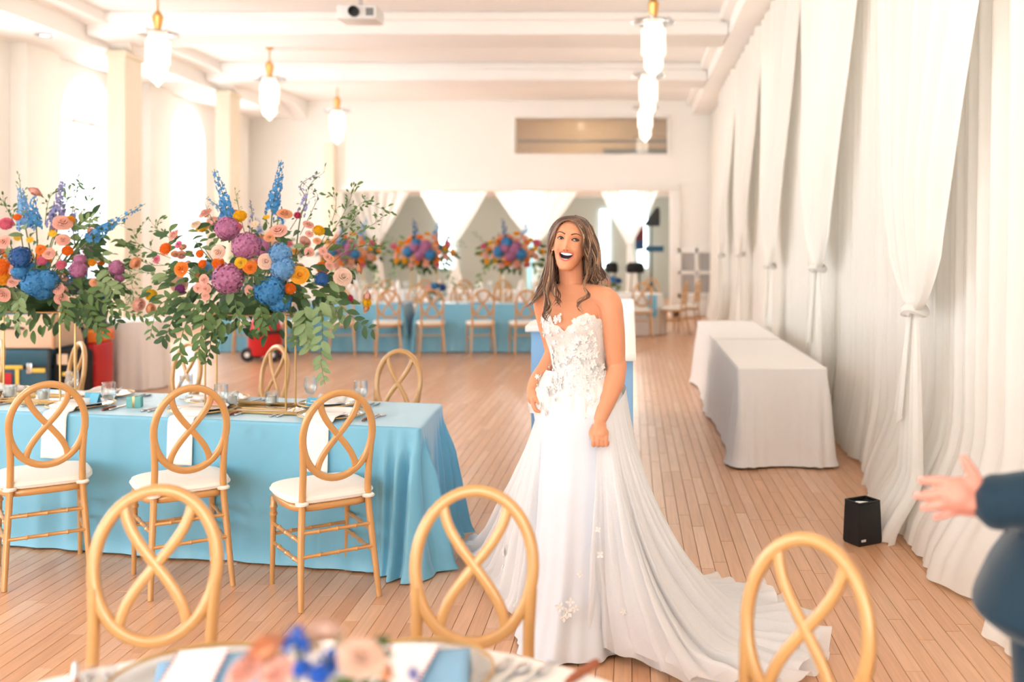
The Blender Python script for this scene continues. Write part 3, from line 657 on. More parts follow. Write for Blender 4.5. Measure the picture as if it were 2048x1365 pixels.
def swag(yk, zk, half, label, seed, top=4.40):
    t = thing('swag_drape', label, 'curtain', (1.56, yk, 0), 0, 'tied swag drapes on the right wall'); r = random.Random(seed)
    n = 110
    def f(u, v):
        c = u * 2 - 1
        tt = (1 - v) ** 1.25; z = lerp(zk, top, tt)
        hw = .035 + .36 * math.sqrt(min(1, tt / .10)) * (1 - .12 * (1 - tt)) + (half - .38) * tt
        s = c * 17 + .7 * mnoise.noise((c * 4, seed, 0)) * 3
        a = lerp(.016, .050, smooth(tt * 4)); fold = a * math.sin(s) + .5 * a * math.sin(1.9 * s)
        sag = .10 * (1 - abs(c)) * math.sin(min(1, tt / .5) * PI) * .6
        lip = -.10 * (abs(c) ** 2) * math.exp(-((tt - .07) / .05) ** 2)
        return (lerp(-.02, .10, smooth(tt * 1.5)) - .06 * math.sin(PI * tt) + fold, hw * c, z - sag - .05 * (1 - abs(c)) * math.exp(-(tt / .06) ** 2) + lip * .3)
    MB().grid(f, n, 44).build('swag', M['drape'], t, angle=None)
    def g(u, v):
        c = u * 2 - 1; hw = .035 + .20 * v ** .7; s = c * 13 + 1.3 * seed; a = .012 + .022 * v
        return (-.02 - .16 * smooth((v - .7) / .3) * v + a * math.sin(s) - .02 * v, hw * c + .10 * v * (r.random() * .0 + .5), lerp(zk, .006, v))
    MB().grid(g, 60, 26).build('tail', M['drape'], t, angle=None)
    m = MB(); k = 20
    m.tube([(-.02 + .05 * math.cos(2 * PI * i / k), .05 * math.sin(2 * PI * i / k), zk + .012 * math.sin(4 * PI * i / k)) for i in range(k)], .028, 8, closed=True, flat=1.2); m.tube([(-.05, .02, zk + .02), (-.075, -.01, zk), (-.05, -.035, zk - .02)], [.022, .03, .02], 8)
    m.build('knot', M['drape'], t)
    MB().grid(lambda u, v: (-.05 - .03 * v + .01 * math.sin(u * 9), (u - .5) * (.05 + .13 * v) + .12 * v, zk - .02 - .62 * v + .12 * v * abs(u - .5)), 10, 14).build('sash_end', M['drape'], t)
    return t
for (yk, zk), half, lab, sd in zip(KN, (1.35, 1.35, 1.4, 1.45, 1.4), ('largest ivory swag drape tied in a knot, right of the white tables', 'second ivory swag drape tied above the near white table', 'third ivory swag drape tied above the far white table', 'fourth ivory swag drape tied near the far right corner', 'last ivory swag drape by the far right corner'), range(5)): swag(yk, zk, half, lab, sd)
tag(MB().tube([(1.72, 2.5, 4.43), (1.72, 21.8, 4.43)], .02, 8).build('curtain_rod', M['white_plastic']), 'long white rod carrying the right wall drapes', 'rod')

# ---------------------------------------------------------------- blue bar behind the bride
t = thing('bar_counter', 'pale blue bar with a white top behind the bride', 'bar', (0, 0, 0))
bt = MB(); BH = 1.07
MB().rbox((-.175, 7.2, (BH - .04) / 2), (.36, 4.6, BH - .04), .006).build('front_panel', M['bar_blue'], t, angle=30)
MB().rbox((-.505, 6.75, (BH - .04) / 2), (.30, .52, BH - .04), .006).build('side_panel', M['bar_blue'], t, angle=30)
bt.rbox((-.175, 7.2, BH - .02), (.39, 4.72, .04), .006); MB().rbox((-.53, 6.73, BH - .0195), (.32, .56, .039), .006).build('side_top', M['bar_top'], t, angle=30)
bt.build('bar_top', M['bar_top'], t, angle=30)
for y, z, s in ((7.9, 0, 1), (8.5, 0, .8)):
    pass
# ---------------------------------------------------------------- cases, bag and crates at the left
def trunk(name, label, c, sz, body, trim, clasp, rz=0.0, band=None):
    t = thing(name, label, 'case', c, rz)
    MB().rbox((0, 0, sz[2] * .36), (sz[0], sz[1], sz[2] * .72 - .006), .015).build('body', body, t, angle=30)
    MB().rbox((0, 0, sz[2] * .86), (sz[0], sz[1], sz[2] * .28 - .004), .015).build('lid', body, t, angle=30)
    m = MB()
    for s in (-1, 1):
        for q in (-1, 1): m.rbox((s * sz[0] / 2, q * sz[1] / 2, sz[2] / 2), (.03, .03, sz[2]), .006)
    m.build('edge_trim', trim, t, angle=30)
    MB().rbox((0, 0, sz[2] * .715), (sz[0] + .012, sz[1] + .012, .035), .005).build('band', band or trim, t, angle=30)
    for s in (-.25, .25): MB().rbox((s * sz[0], -sz[1] / 2 - .012, sz[2] * .70), (.05, .02, .10), .006).build('clasp', clasp, t, angle=30)
    h = MB().tube([(-.09, -sz[1] / 2, sz[2] * .4), (-.08, -sz[1] / 2 - .04, sz[2] * .42), (.08, -sz[1] / 2 - .04, sz[2] * .42), (.09, -sz[1] / 2, sz[2] * .4)], .012, 8).build('handle', M['black'], t)
    return t
M['teal'] = pmat('teal_case_paint', rgb(34, 84, 104), .45, var=.08); M['tan'] = pmat('tan_case_board', rgb(222, 196, 170), .6, var=.04); M['tan_trim'] = pmat('tan_leather', rgb(196, 158, 122), .6)
M['red'] = pmat('red_plastic', rgb(198, 30, 36), .35, var=.05); M['orange_p'] = pmat('orange_plastic', rgb(236, 120, 40), .4); M['yellow_tape'] = pmat('yellow_tape', rgb(240, 200, 84), .5)
t = trunk('dark_trunk', 'dark teal road case with taped tags at the left edge', (-5.88, 9.75, 0), (.72, .55, .60), M['teal'], M['black'], M['silver'])
for x, z, w, h, mt in ((-.28, .42, .12, .14, M['white_plastic']), (-.06, .34, .13, .15, M['red'])): MB().rbox((x, -.281, z - .04), (w, .006, h), .002).build('tag', mt, t)
MB().rbox((-.1, -.283, .43), (.42, .006, .035), .002).build('tape', M['yellow_tape'], t); MB().rbox((.06, -.283, .30), (.035, .006, .24), .002).build('tape', M['yellow_tape'], t); MB().rbox((.26, -.283, .40), (.13, .006, .04), .002).build('tape', M['yellow_tape'], t)
trunk('tan_trunk', 'tan trunk with a blue band stacked on the dark road case', (-5.85, 9.75, .605), (.74, .56, .48), M['tan'], M['tan_trim'], M['silver'], band=pmat('blue_band', rgb(38, 96, 120), .5))
t = thing('tool_bag', 'black bag with a long strap beside the road case', 'bag', (-5.42, 9.70, 0))
MB().rbox((0, 0, .29), (.24, .36, .58), .06, 4).build('body', M['black_soft'], t); MB().tube(spline([(-.1, -.1, .56), (-.12, -.15, .75), (.02, -.1, .95), (.1, 0, .75), (.1, .05, .55)], 20), .018, 8).build('strap', M['black_soft'], t)
MB().rbox((0, -.185, .5), (.10, .008, .10), .002).build('patch', M['tan'], t); MB().rbox((.05, -.187, .36), (.1, .006, .035), .002).build('tape', M['yellow_tape'], t)
t = thing('loudspeaker', 'tall black loudspeaker behind the tan trunk', 'loudspeaker', (-5.80, 10.55, 0))
MB().rbox((0, 0, .62), (.34, .4, 1.24), .03, 3).build('cabinet', M['black'], t); MB().rbox((0, -.205, .62), (.28, .02, 1.12), .01).build('grille', M['black_soft'], t)
t = thing('crate', 'red crate with an orange lid beside the white skirted table', 'crate', (-5.50, 10.25, 0))
MB().rbox((0, 0, .30), (.20, .36, .60), .03, 3).build('body', M['red'], t); MB().rbox((0, 0, .66), (.21, .38, .12), .02, 3).build('lid', M['orange_p'], t); MB().rbox((0, -.182, .70), (.16, .01, .04), .004).build('label_strip', M['yellow_tape'], t)
for z in (.2, .4): MB().rbox((0, -.18, z), (.18, .02, .02), .005).build('rib', M['red'], t)
# red wheeled vacuum on the dance floor
t = thing('wet_vacuum', 'red wheeled vacuum drum on the dance floor behind the flowers', 'vacuum', (-5.03, 13.7, 0))
MB().lathe([(0, .08), (.21, .08), (.225, .11), (.225, .36), (.235, .38), (.235, .42), (.215, .43), (0, .43)], 28).build('drum', M['red'], t)
MB().lathe([(.215, .43), (.21, .50), (.17, .57), (.10, .61), (0, .62)], 28).build('motor_head', M['red'], t)
MB().lathe([(.236, .375), (.243, .385), (.243, .415), (.236, .425)], 28).build('rim', M['black'], t)
MB().tube(spline([(-.12, 0, .58), (-.08, 0, .69), (.08, 0, .69), (.12, 0, .58)], 12), .02, 8).build('handle', M['black'], t)
for sx in (-1, 1):
    for sy in (-1, 1):
        wv = MB().lathe([(0, -.025), (.06, -.025), (.09, -.02), (.098, 0), (.09, .02), (.06, .025), (0, .025)], 20).build('wheel', M['black'], t); wv.location = (sx * .17, sy * .17, .098); wv.rotation_euler = (PI / 2, 0, 0)
        MB().lathe([(0, -.03), (.035, -.03), (.035, .03), (0, .03)], 14).build('hub', M['white_plastic'], wv)
# battery uplight on the floor
t = thing('uplight', 'small black battery uplight on the floor at the foot of the drapes', 'light', (1.235, 5.36, 0), .5)
m = MB(); b = [(-.075, -.06), (.075, -.06), (.075, .06), (-.075, .06)]
m.add([(x * k, y * k + dy, z) for z, k, dy in ((0, 1.0, 0), (.012, 1.06, 0), (.19, .98, 0), (.215, .96, 0)) for x, y in b], [(3, 2, 1, 0)] + [(j * 4 + i, j * 4 + (i + 1) % 4, j * 4 + 4 + (i + 1) % 4, j * 4 + 4 + i) for j in range(3) for i in range(4)] + [(12, 13, 14, 15)])
m.build('housing', M['black'], t, smooth=False)
m = MB()
for x in (-.07, .07): m.rbox((x, 0, .222), (.008, .115, .016), .002)
for y in (-.056, .056): m.rbox((0, y, .222), (.14, .008, .016), .002)
m.build('rim', M['black'], t, angle=30)
MB().lathe([(0, .004), (.035, .004), (.04, 0), (0, 0)], 18, (0, 0, .215)).build('lens', M['mirror'], t); MB().rbox((-.05, -.066, .03), (.03, .004, .012), .001).build('badge', M['white_plastic'], t)
t = thing('uplight', 'small black uplight at the far right corner', 'light', (1.72, 21.2, 0)); MB().rbox((0, 0, .1), (.15, .14, .2), .01).build('housing', M['black'], t, angle=30); MB().rbox((0, 0, .205), (.12, .11, .012), .003).build('lens', M['mirror'], t, angle=30)
# ---------------------------------------------------------------- in the room beyond
DL = pmat('dome_glass', rgb(255, 255, 250), .4, emit=(1, .97, .9, 1), es=7)
for i, (X, lab) in enumerate(((-4.75, 'leftmost'), (-2.6, 'middle'), (-.08, 'rightmost'))):
    t = thing('dome_light', '%s round dome light on the ceiling of the room beyond' % lab, 'ceiling light', (X, 24.0, 2.95), 0, 'dome lights of the room beyond')
    MB().lathe([(.0, .0), (.2, 0), (.2, -.03), (.18, -.04)], 24).build('base', M['white_plastic'], t); MB().lathe([(.19, -.03), (.2, -.08), (.17, -.18), (.1, -.25), (0, -.27)], 24).build('dome', DL, t)
    d = bpy.data.lights.new('dome_glow', 'POINT'); d.energy = 90; d.color = (1, .95, .88); d.shadow_soft_size = .2
    o = bpy.data.objects.new('dome_glow', d); COL.objects.link(o); o.parent = t; o.location = (0, 0, -.5)
def valance(xc, hw, label, seed, y=22.9):
    t = thing('valance_drape', label, 'curtain', (xc, y, 0), 0, 'gathered sheers in the far opening')
    def f(u, v):
        c = u * 2 - 1; tt = 1 - v; k = .05 + (hw - .05) * tt ** .85; s = c * 20 + seed
        return (k * c, .04 * math.sin(s) * (.3 + tt), lerp(1.62, 2.93, tt) - .0)
    MB().grid(f, 60, 20).build('swag', M['drape_sheer'], t, angle=None)
    def g(u, v):
        c = u * 2 - 1; return ((.05 + .16 * v) * c + .1 * v, .03 * math.sin(c * 9 + seed), lerp(1.62, .02, v))
    MB().grid(g, 24, 14).build('tail', M['drape_sheer'], t, angle=None)
    MB().tube([(.06 * math.cos(a), .06 * math.sin(a), 1.62) for a in [2 * PI * i / 12 for i in range(12)]], .025, 6, closed=True).build('knot', M['drape_sheer'], t)
for i, (X, hw, lab) in enumerate(((-5.85, .8, 'leftmost gathered white sheer in the far opening'), (-4.1, .85, 'second gathered white sheer in the far opening'), (-2.2, 1.05, 'third gathered white sheer behind the tall far flowers'), (-.06, .72, 'rightmost gathered white sheer in the far opening'))): valance(X, hw, lab, i * 2.3)
# tall window strips of the room beyond
for i, (X, w_, lab) in enumerate(((-.62, .10, 'narrow bright window left of the rightmost sheer'), (.24, .10, 'narrow bright window right of the rightmost sheer'), (-4.2, .16, 'narrow bright window behind the left sheers'))):
    r_ = MB().rbox((X * 1.3, 29.46, 1.75), (w_ * 2.6, .06, 1.7), .01).build('window_%d' % (30 + i), pmat('bright_pane', rgb(225, 245, 255), .4, emit=(.75, .93, 1, 1), es=4.0), None, angle=30); struct(r_, lab)
struct(MB().box((-2.55, 25.6, 1.5), (.35, .1, 3.0)).build('wall_pier', pmat('pale_blue_paint', rgb(150, 206, 224), .7), smooth=False), 'pale blue pier between the far rooms')
t = thing('speaker_stand', 'black speaker stand right of the rightmost sheer', 'stand', (.44, 22.6, 0))
MB().tube([(0, 0, .5), (0, 0, 2.0)], .02, 8).build('pole', M['black'], t)
for i in range(3):
    a = 2 * PI * i / 3 + .5; MB().tube([(0, 0, .75), (.38 * math.cos(a), .38 * math.sin(a), .01)], .016, 8).build('leg', M['black'], t)
t = thing('wedge_speaker', 'black wedge shaped speaker on top of the stand', 'loudspeaker', (.46, 22.6, 2.0))
m = MB().add([(-.22, -.14, 0), (.16, -.14, 0), (.16, .14, 0), (-.22, .14, 0), (.08, -.14, .42), (.16, -.14, .42), (.16, .14, .42), (.08, .14, .42)], [(3, 2, 1, 0), (4, 5, 6, 7), (0, 1, 5, 4), (1, 2, 6, 5), (2, 3, 7, 6), (3, 0, 4, 7)]); m.build('cabinet', M['black'], t, smooth=False); MB().rbox((.165, 0, .2), (.012, .2, .3), .004).build('grille', M['black_soft'], t)
t = thing('mixer_shelf', 'dark blue equipment shelf on the speaker stand', 'equipment', (.50, 22.45, 1.42)); MB().rbox((0, 0, .07), (.42, .3, .13), .015).build('body', pmat('navy_metal', rgb(30, 86, 116), .5), t); [MB().lathe([(0, 0), (.018, 0), (.014, .03), (0, .03)], 10, (x, -.08, .135)).build('knob', M['silver'], t) for x in (-.12, 0, .12)]
t = thing('banner', 'dark red and blue hanging banner beside the rightmost sheer', 'banner', (.18, 23.3, 1.35)); MB().rbox((0, 0, .22), (.2, .02, .22), .004).build('lower_half', pmat('banner_blue', rgb(32, 62, 96), .8), t); MB().rbox((0, 0, .50), (.2, .02, .34), .004).build('upper_half', pmat('banner_red', rgb(96, 38, 44), .8), t); MB().tube([(-.13, 0, .69), (.13, 0, .69)], .014, 8).build('rod', M['black'], t); MB().tube([(0, 0.03, -1.35), (0, .03, .69)], .012, 6).build('pole', M['black'], t)
for X, Y, w_, lab in ((.07, 21.3, .36, 'larger black padded stool by the far opening'), (-.44, 21.5, .26, 'smaller black padded stool by the far opening')):
    t = thing('stool', lab, 'stool', (X, Y, 0)); MB().lathe([(0, .98), (w_ * .5, .98), (w_ * .56, 1.03), (w_ * .54, 1.14), (w_ * .4, 1.2), (0, 1.21)], 24).build('seat', M['black_soft'], t)
    for i in range(4):
        a = PI / 4 + i * PI / 2; MB().tube([(.1 * math.cos(a), .1 * math.sin(a), .98), (.2 * math.cos(a), .2 * math.sin(a), 0)], .013, 8).build('leg', M['black'], t)
# ---------------------------------------------------------------- tableware
ED = Vector((-.978, .2106, 0)); NR = Vector((.2106, .978, 0)).normalized()     # along the near edge (to the left), and inwards
RZT = math.atan2(-.2106, .978)
def edge_y(X): return 4.815 + (-1.02 - X) * .2155
goblet_me = None
def goblet_proto():
    t = thing('water_goblet', 'x', 'glass')
    MB().lathe([(0, .001), (.034, .001), (.035, .004), (.014, .008), (.007, .016), (.011, .024), (.008, .032), (.010, .042)], 24).build('foot', M['goblet'], t)
    MB().lathe([(0, .045), (.012, .043), (.026, .052), (.034, .072), (.036, .1), (.0345, .14), (.0330, .14), (.0345, .1), (.032, .074), (.024, .056), (0, .05)], 28).build('bowl', M['goblet'], t)
    MB().tube([(.0338 * math.cos(a), .0338 * math.sin(a), .14) for a in [2 * PI * i / 28 for i in range(28)]], .0012, 6, closed=True).build('rim', M['goblet'], t)
    return t
gob = goblet_proto(); KIDS[gob.name] = [(c, []) for c in gob.children]
def place(proto, used, X, Y, Z, rz, label, group):
    if not used:
        used.append(1); proto.location = (X, Y, Z); proto.rotation_euler = (0, 0, rz); proto['label'] = label; proto['group'] = group; return proto
    return copy_tree(proto, (X, Y, Z), rz, label, group)
U1, U2, U3, U4, U5, U6, U7, U8 = [], [], [], [], [], [], [], []
GB = 'water goblets on the long blue table'
for X, Y, lab in [(-2.82, 5.39, 'clear water goblet standing alone between the left and middle settings'), (-3.28, 5.86, 'clear water goblet at the far side before the edge-on chair'), (-2.19, 5.33, 'clear water goblet left of the mirror tray'), (-1.80, 5.60, 'clear water goblet right of the stand rods, far side'), (-1.48, 5.46, 'clear water goblet nearest the right end of the blue table'), (-2.55, 5.72, 'clear water goblet at the far side behind the middle chair')]:
    place(gob, U1, X, Y, TH + .002, 0, lab, GB)
# charger with gold rim and white plate
def plate_proto():
    t = thing('charger_plate', 'x', 'plate')
    MB().lathe([(0, .002), (.10, .002), (.13, .006), (.168, .014), (.172, .0165), (.168, .018), (.13, .010), (.10, .006), (0, .006)], 40).build('charger', M['goblet'], t)
    MB().tube([(.170 * math.cos(a), .170 * math.sin(a), .0165) for a in [2 * PI * i / 40 for i in range(40)]], .0035, 6, closed=True).build('gold_rim', M['gold'], t)
    return t
chg = plate_proto(); KIDS[chg.name] = [(c, []) for c in chg.children]
def dinner_proto():
    t = thing('dinner_plate', 'x', 'plate')
    MB().lathe([(0, 0), (.07, 0), (.08, .004), (.12, .014), (.132, .018), (.130, .0205), (.115, .016), (.08, .007), (0, .005)], 40).build('dish', M['porcelain'], t)
    return t
din = dinner_proto(); KIDS[din.name] = [(c, []) for c in din.children]
def fork_mb():
    m = MB(); m.tube([(0, -.09, .004), (0, -.05, .005), (0, .02, .006), (0, .045, .005)], [.005, .004, .0026, .004], 6, flat=1.6)
    m.rbox((0, .055, .0045), (.022, .02, .0025), .001)
    for i in range(4): m.tube([(-.009 + .006 * i, .06, .0045), (-.009 + .006 * i, .10, .006)], .0014, 5)
    return m
def knife_proto():
    t = thing('dinner_knife', 'x', 'knife')
    m = MB(); m.grid(lambda u, v: ((u - .5) * (.014 if v < .8 else .014 * (1 - (v - .8) * 4.5)), lerp(.0, .115, v), .004 + .0015 * (1 - abs(2 * u - 1))), 4, 8); m.build('blade', M['silver'], t)
    MB().tube([(0, -.11, .007), (0, -.09, .008), (0, -.02, .007), (0, .003, .006)], [.008, .0095, .0085, .006], 8, flat=.7).build('handle', M['wood_handle'], t)
    return t
fork_me = fork_mb().mesh('fork', M['silver']); knf = knife_proto(); KIDS[knf.name] = [(c, []) for c in knf.children]
spoon = MB(); spoon.tube([(0, -.09, .004), (0, -.03, .005), (0, .04, .005)], [.005, .0035, .0025], 6, flat=1.5); spoon.sphere((0, .063, .005), (.016, .026, .004), 12, 6); spoon_me = spoon.mesh('spoon', M['silver'])
def drop_napkin(X, label, hang=.235):
    e = Vector((X, edge_y(X), 0)); w = .145; m = MB()
    path = [(NR * .16, .032), (NR * .05, .026), (NR * .03, .008), (NR * .004, .006), (-NR * .010, -.004), (-NR * .017, -.03)] + [(-NR * (.017 + .010 * k / 6), -.03 - (hang - .03) * k / 6) for k in range(1, 7)]
    def f(u, v):
        k = v * (len(path) - 1); i = min(int(k), len(path) - 2); t = k - i; o = path[i][0].lerp(path[i + 1][0], t); z = lerp(path[i][1], path[i + 1][1], t)
        p = e + o - ED * ((u - .5) * w) - NR * .003 * math.sin(u * 8 + X); return (p.x, p.y, TH + .004 + z)
    o = m.grid(f, 8, 33).build('napkin', M['napkin'], None, angle=None); md = o.modifiers.new('thick', 'SOLIDIFY'); md.thickness = .003; md.offset = 1
    return tag(o, label, 'napkin', 'napkins hanging over the near table edge')
SET = [(-1.585, 'right'), (-2.32, 'middle'), (-3.05, 'left'), (-3.75, 'leftmost')]
for X, nm in SET:
    c = Vector((X, edge_y(X), 0)) + NR * .21; b = '%s setting, near side of the blue table' % nm
    place(chg, U2, c.x, c.y, TH + .002, RZT, 'gold-rimmed glass charger at the ' + b, 'charger plates on the blue table')
    place(din, U3, c.x, c.y, TH + .0095, RZT, 'white dinner plate at the ' + b, 'dinner plates on the blue table')
    drop_napkin(X + .03, 'white linen napkin falling over the near edge at the %s setting' % nm)
    for k, (d, kind) in enumerate(((.215, 'outer'), (.245, 'inner'))):
        p = c + ED * (.30 - .04 * k) - NR * .0; tag(link('fork', fork_me, None, (p.x, p.y, TH + .003), (0, 0, RZT)), 'silver %s fork at the %s' % (kind, b), 'fork', 'forks on the blue table')
    p = c - ED * .215; place(knf, U4, p.x, p.y, TH + .002, RZT + .1, 'wood-handled knife at the ' + b, 'knives on the blue table')
    p = c - ED * .25; tag(link('spoon', spoon_me, None, (p.x, p.y, TH + .003), (0, 0, RZT)), 'silver spoon at the ' + b, 'spoon', 'spoons on the blue table')
for X, nm in ((-1.66, 'right'), (-2.34, 'second from right'), (-3.08, 'second from left'), (-3.78, 'leftmost')):
    Y = 5.555 + (-1.05 - X) * .22 - .19; b = '%s far-side setting of the blue table' % nm
    place(chg, U2, X, Y, TH + .002, RZT, 'gold-rimmed glass charger at the ' + b, 'charger plates on the blue table'); place(din, U3, X, Y, TH + .0095, RZT, 'white dinner plate at the ' + b, 'dinner plates on the blue table')
    def fn(u, v): return (X + (u - .5) * .15 + .01 * math.sin(v * 5), Y + (v - .5) * .2, TH + .036 + .012 * math.sin(u * 7 + X) * math.sin(v * 4) + .008 * math.cos(u * 5))
    o = MB().grid(fn, 10, 12).build('napkin', M['napkin'], None); md = o.modifiers.new('thick', 'SOLIDIFY'); md.thickness = .004; tag(o, 'crumpled white napkin at the ' + b, 'napkin', 'napkins on the far plates')
    for k in range(2):
        q = Vector((X, Y, 0)) - ED * (.215 + .035 * k); tag(link('fork', fork_me, None, (q.x, q.y, TH + .003), (0, 0, RZT + PI)), 'silver %s fork at the %s' % (('inner', 'outer')[k], b), 'fork', 'forks on the blue table')
# mirror trays with votives
def tray(X, Y, label):
    t = thing('mirror_tray', label, 'tray', (X, Y, TH + .002), RZT)
    MB().rbox((0, 0, .006), (.66, .26, .008), .002).build('mirror', M['mirror'], t, angle=30)
    MB().band([(-.335, -.135, .009), (.335, -.135, .009), (.335, .135, .009), (-.335, .135, .009)], (0, 0, 1), .016, .018, closed=True).build('frame', M['gold'], t, angle=30); return t
tray(-2.03, 5.37, 'gold-framed mirror tray under the main flower stand'); tray(-3.38, 5.67, 'gold-framed mirror tray under the left flower stand')
WAX = pmat('candle_wax', rgb(250, 244, 232), .5, sss=.2)
vot = thing('votive_candle', 'x', 'candle'); MB().lathe([(0, .002), (.03, .002), (.034, .01), (.036, .07), (.034, .07), (.032, .012), (0, .008)], 24).build('cup', M['goblet'], vot); MB().lathe([(0, .009), (.026, .009), (.026, .048), (0, .048)], 18).build('wax', WAX, vot); MB().tube([(0, 0, .048), (.002, 0, .056)], .0012, 5).build('wick', M['black'], vot); KIDS[vot.name] = [(c, []) for c in vot.children]
for X, Y, lab in [(-1.97, 5.47, 'glass votive on the mirror tray right of its middle'), (-2.18, 5.45, 'glass votive on the mirror tray behind the goblet'), (-3.30, 5.60, 'glass votive on the left mirror tray seen through the left chair'), (-3.56, 5.72, 'glass votive at the left end of the left mirror tray')]: place(vot, U5, X, Y, TH + .0125, 0, lab, 'votive candles')
def tent(X, Y, rz, mat, label, w=.085, h=.055):
    m = MB(); m.add([(-w / 2, -.022, 0), (w / 2, -.022, 0), (w / 2, 0, h), (-w / 2, 0, h), (w / 2, .022, 0), (-w / 2, .022, 0)], [(0, 1, 2, 3), (3, 2, 4, 5)])
    o = m.build('place_card', mat, None, smooth=False); md = o.modifiers.new('thick', 'SOLIDIFY'); md.thickness = .0015; o.location = (X, Y, TH + .002); o.rotation_euler = (0, 0, rz); return tag(o, label, 'card', 'place cards')
BC = pmat('blue_card', rgb(104, 178, 206), .7); CORAL = pmat('coral_card', rgb(240, 152, 140), .7)
tent(-3.02, 5.60, RZT + .2, BC, 'blue tent card left of the lone goblet'); tent(-2.93, 5.46, RZT - .3, BC, 'blue tent card beside the lone goblet foot', .07, .07); tent(-2.27, 5.42, RZT, CORAL, 'coral tent card behind the middle chair'); tent(-1.72, 5.42, RZT + .1, BC, 'blue tent card behind the right plate')
t = thing('favour_box', 'small teal favour box with a ribbon right of the lone goblet', 'box', (-2.70, 5.43, TH + .002), RZT + .4); MB().rbox((0, 0, .03), (.075, .05, .06), .004).build('box', pmat('teal_card', rgb(122, 190, 186), .7), t, angle=30); MB().rbox((0, -.0, .031), (.012, .053, .063), .001).build('ribbon', M['gold'], t, angle=30)
# ---------------------------------------------------------------- foreground round table
Z0 = TH - .001
BLUEN = pmat('blue_napkin', rgb(134, 180, 214), .85, bump=.05); STRIPE = pmat('stripe_red', rgb(206, 70, 70), .8); STRIPEB = pmat('stripe_navy', rgb(70, 90, 140), .8)
for X, Y, rz, nm in ((-.875, 2.02, .12, 'left'), (-.455, 2.045, -.12, 'right')):
    c = copy_tree(chg, (X, Y, Z0), rz, 'blurred gold-rimmed glass charger on the foreground table, %s one' % nm, 'foreground chargers')
    def nf(u, v): return ((u - .5) * .2, (v - .5) * .2, .020 + .006 * math.sin(u * 6) * math.cos(v * 5))
    o = MB().grid(nf, 10, 10).build('napkin', BLUEN, None); md = o.modifiers.new('thick', 'SOLIDIFY'); md.thickness = .006; o.location = (X + .02, Y, Z0); o.rotation_euler = (0, 0, rz + .25); tag(o, 'folded blue napkin on the %s foreground charger' % nm, 'napkin', 'foreground blue napkins')
    t = thing('menu_card', 'white menu card with a striped red and navy border on the %s foreground charger' % nm, 'card', (X - .01, Y, Z0 + .0315), rz + .08, 'foreground menu cards')
    MB().rbox((0, 0, .001), (.105, .20, .0016), .0004).build('card', M['paper'], t, smooth=False)
    for s in (-1, 1):
        for k in range(12): MB().box((s * .050, -.09 + k * .016, .0022), (.006, .008, .0006)).build('stripe', (STRIPE, STRIPEB)[k % 2], t, smooth=False)
KF = [(-.13, 2.02, -.55, 'right foreground'), (-1.13, 2.03, .5, 'left foreground')]
for X, Y, rz, nm in KF: copy_tree(knf, (X, Y, Z0), rz + PI * (1 if nm[0] == 'r' else 0), 'wood-handled knife at the %s setting' % nm, 'foreground knives')
for k, X in enumerate((-.21, -.255, -.30)): tag(link('spoon' if k == 1 else 'fork', spoon_me if k == 1 else fork_me, None, (X, 2.02 + .01 * k, Z0 + .002), (0, 0, -.45)), ('rightmost', 'middle', 'leftmost')[k] + ' piece of the blurred silver cutlery on the foreground table', 'cutlery', 'foreground cutlery')
for k, X in enumerate((-1.07, -1.11)): tag(link('fork', fork_me, None, (X + .02, 2.0, Z0 + .002), (0, 0, .4)), ('inner', 'outer')[k] + ' fork left of the left foreground charger', 'cutlery', 'foreground cutlery')
# ---------------------------------------------------------------- tableware on the far tables
nap = MB(); nap.lathe([(.055, 0), (.05, .05), (.03, .14), (.004, .2)], 8); nap_me = nap.mesh('napkin', M['napkin'], angle=30)
gfar = MB().lathe([(.035, 0), (.008, .01), (.008, .07), (.03, .09), (.036, .13), (.033, .19)], 12).mesh('goblet', M['goblet'])
cd = MB().lathe([(.03, 0), (.03, .015), (.011, .02), (.011, .30), (.004, .31), (.0, .32)], 10).mesh('candle', WAX)
dish_me = KIDS[din.name][0][0].data
rows_ = [('left far blue table', -5.75, -3.5, 14.95, 15.33, 4), ('right far blue table', -3.05, -.95, 14.95, 15.33, 4), ('rearmost white table', -5.3, -1.3, 18.8, 19.2, 6)]
for tn, x0, x1, ya, yb, n in rows_:
    for side, Y in (('near', ya), ('far', yb)):
        for i in range(n):
            X = lerp(x0, x1, i / (n - 1)); pos = '%s, %s side, %s' % (ordw[i], side, tn)
            tag(link('dinner_plate', dish_me, None, (X, Y, TH + .004)), 'distant white plate, ' + pos, 'plate', 'plates on far tables')
            tag(link('folded_napkin', nap_me, None, (X, Y, TH + .0095)), 'upright white folded napkin, ' + pos, 'napkin', 'napkins on far tables')
            tag(link('goblet', gfar, None, (X + .2, Y + (.1 if side == 'near' else -.1), TH + .003)), 'distant goblet, ' + pos, 'glass', 'goblets on far tables')
    for i in range(n - 1):
        X = lerp(x0, x1, (i + .5) / (n - 1)); tag(link('taper_candle', cd, None, (X + .05, (ya + yb) / 2, TH + .003)), 'white taper candle, %s along the %s' % (ordw[i], tn), 'candle', 'candles on far tables')
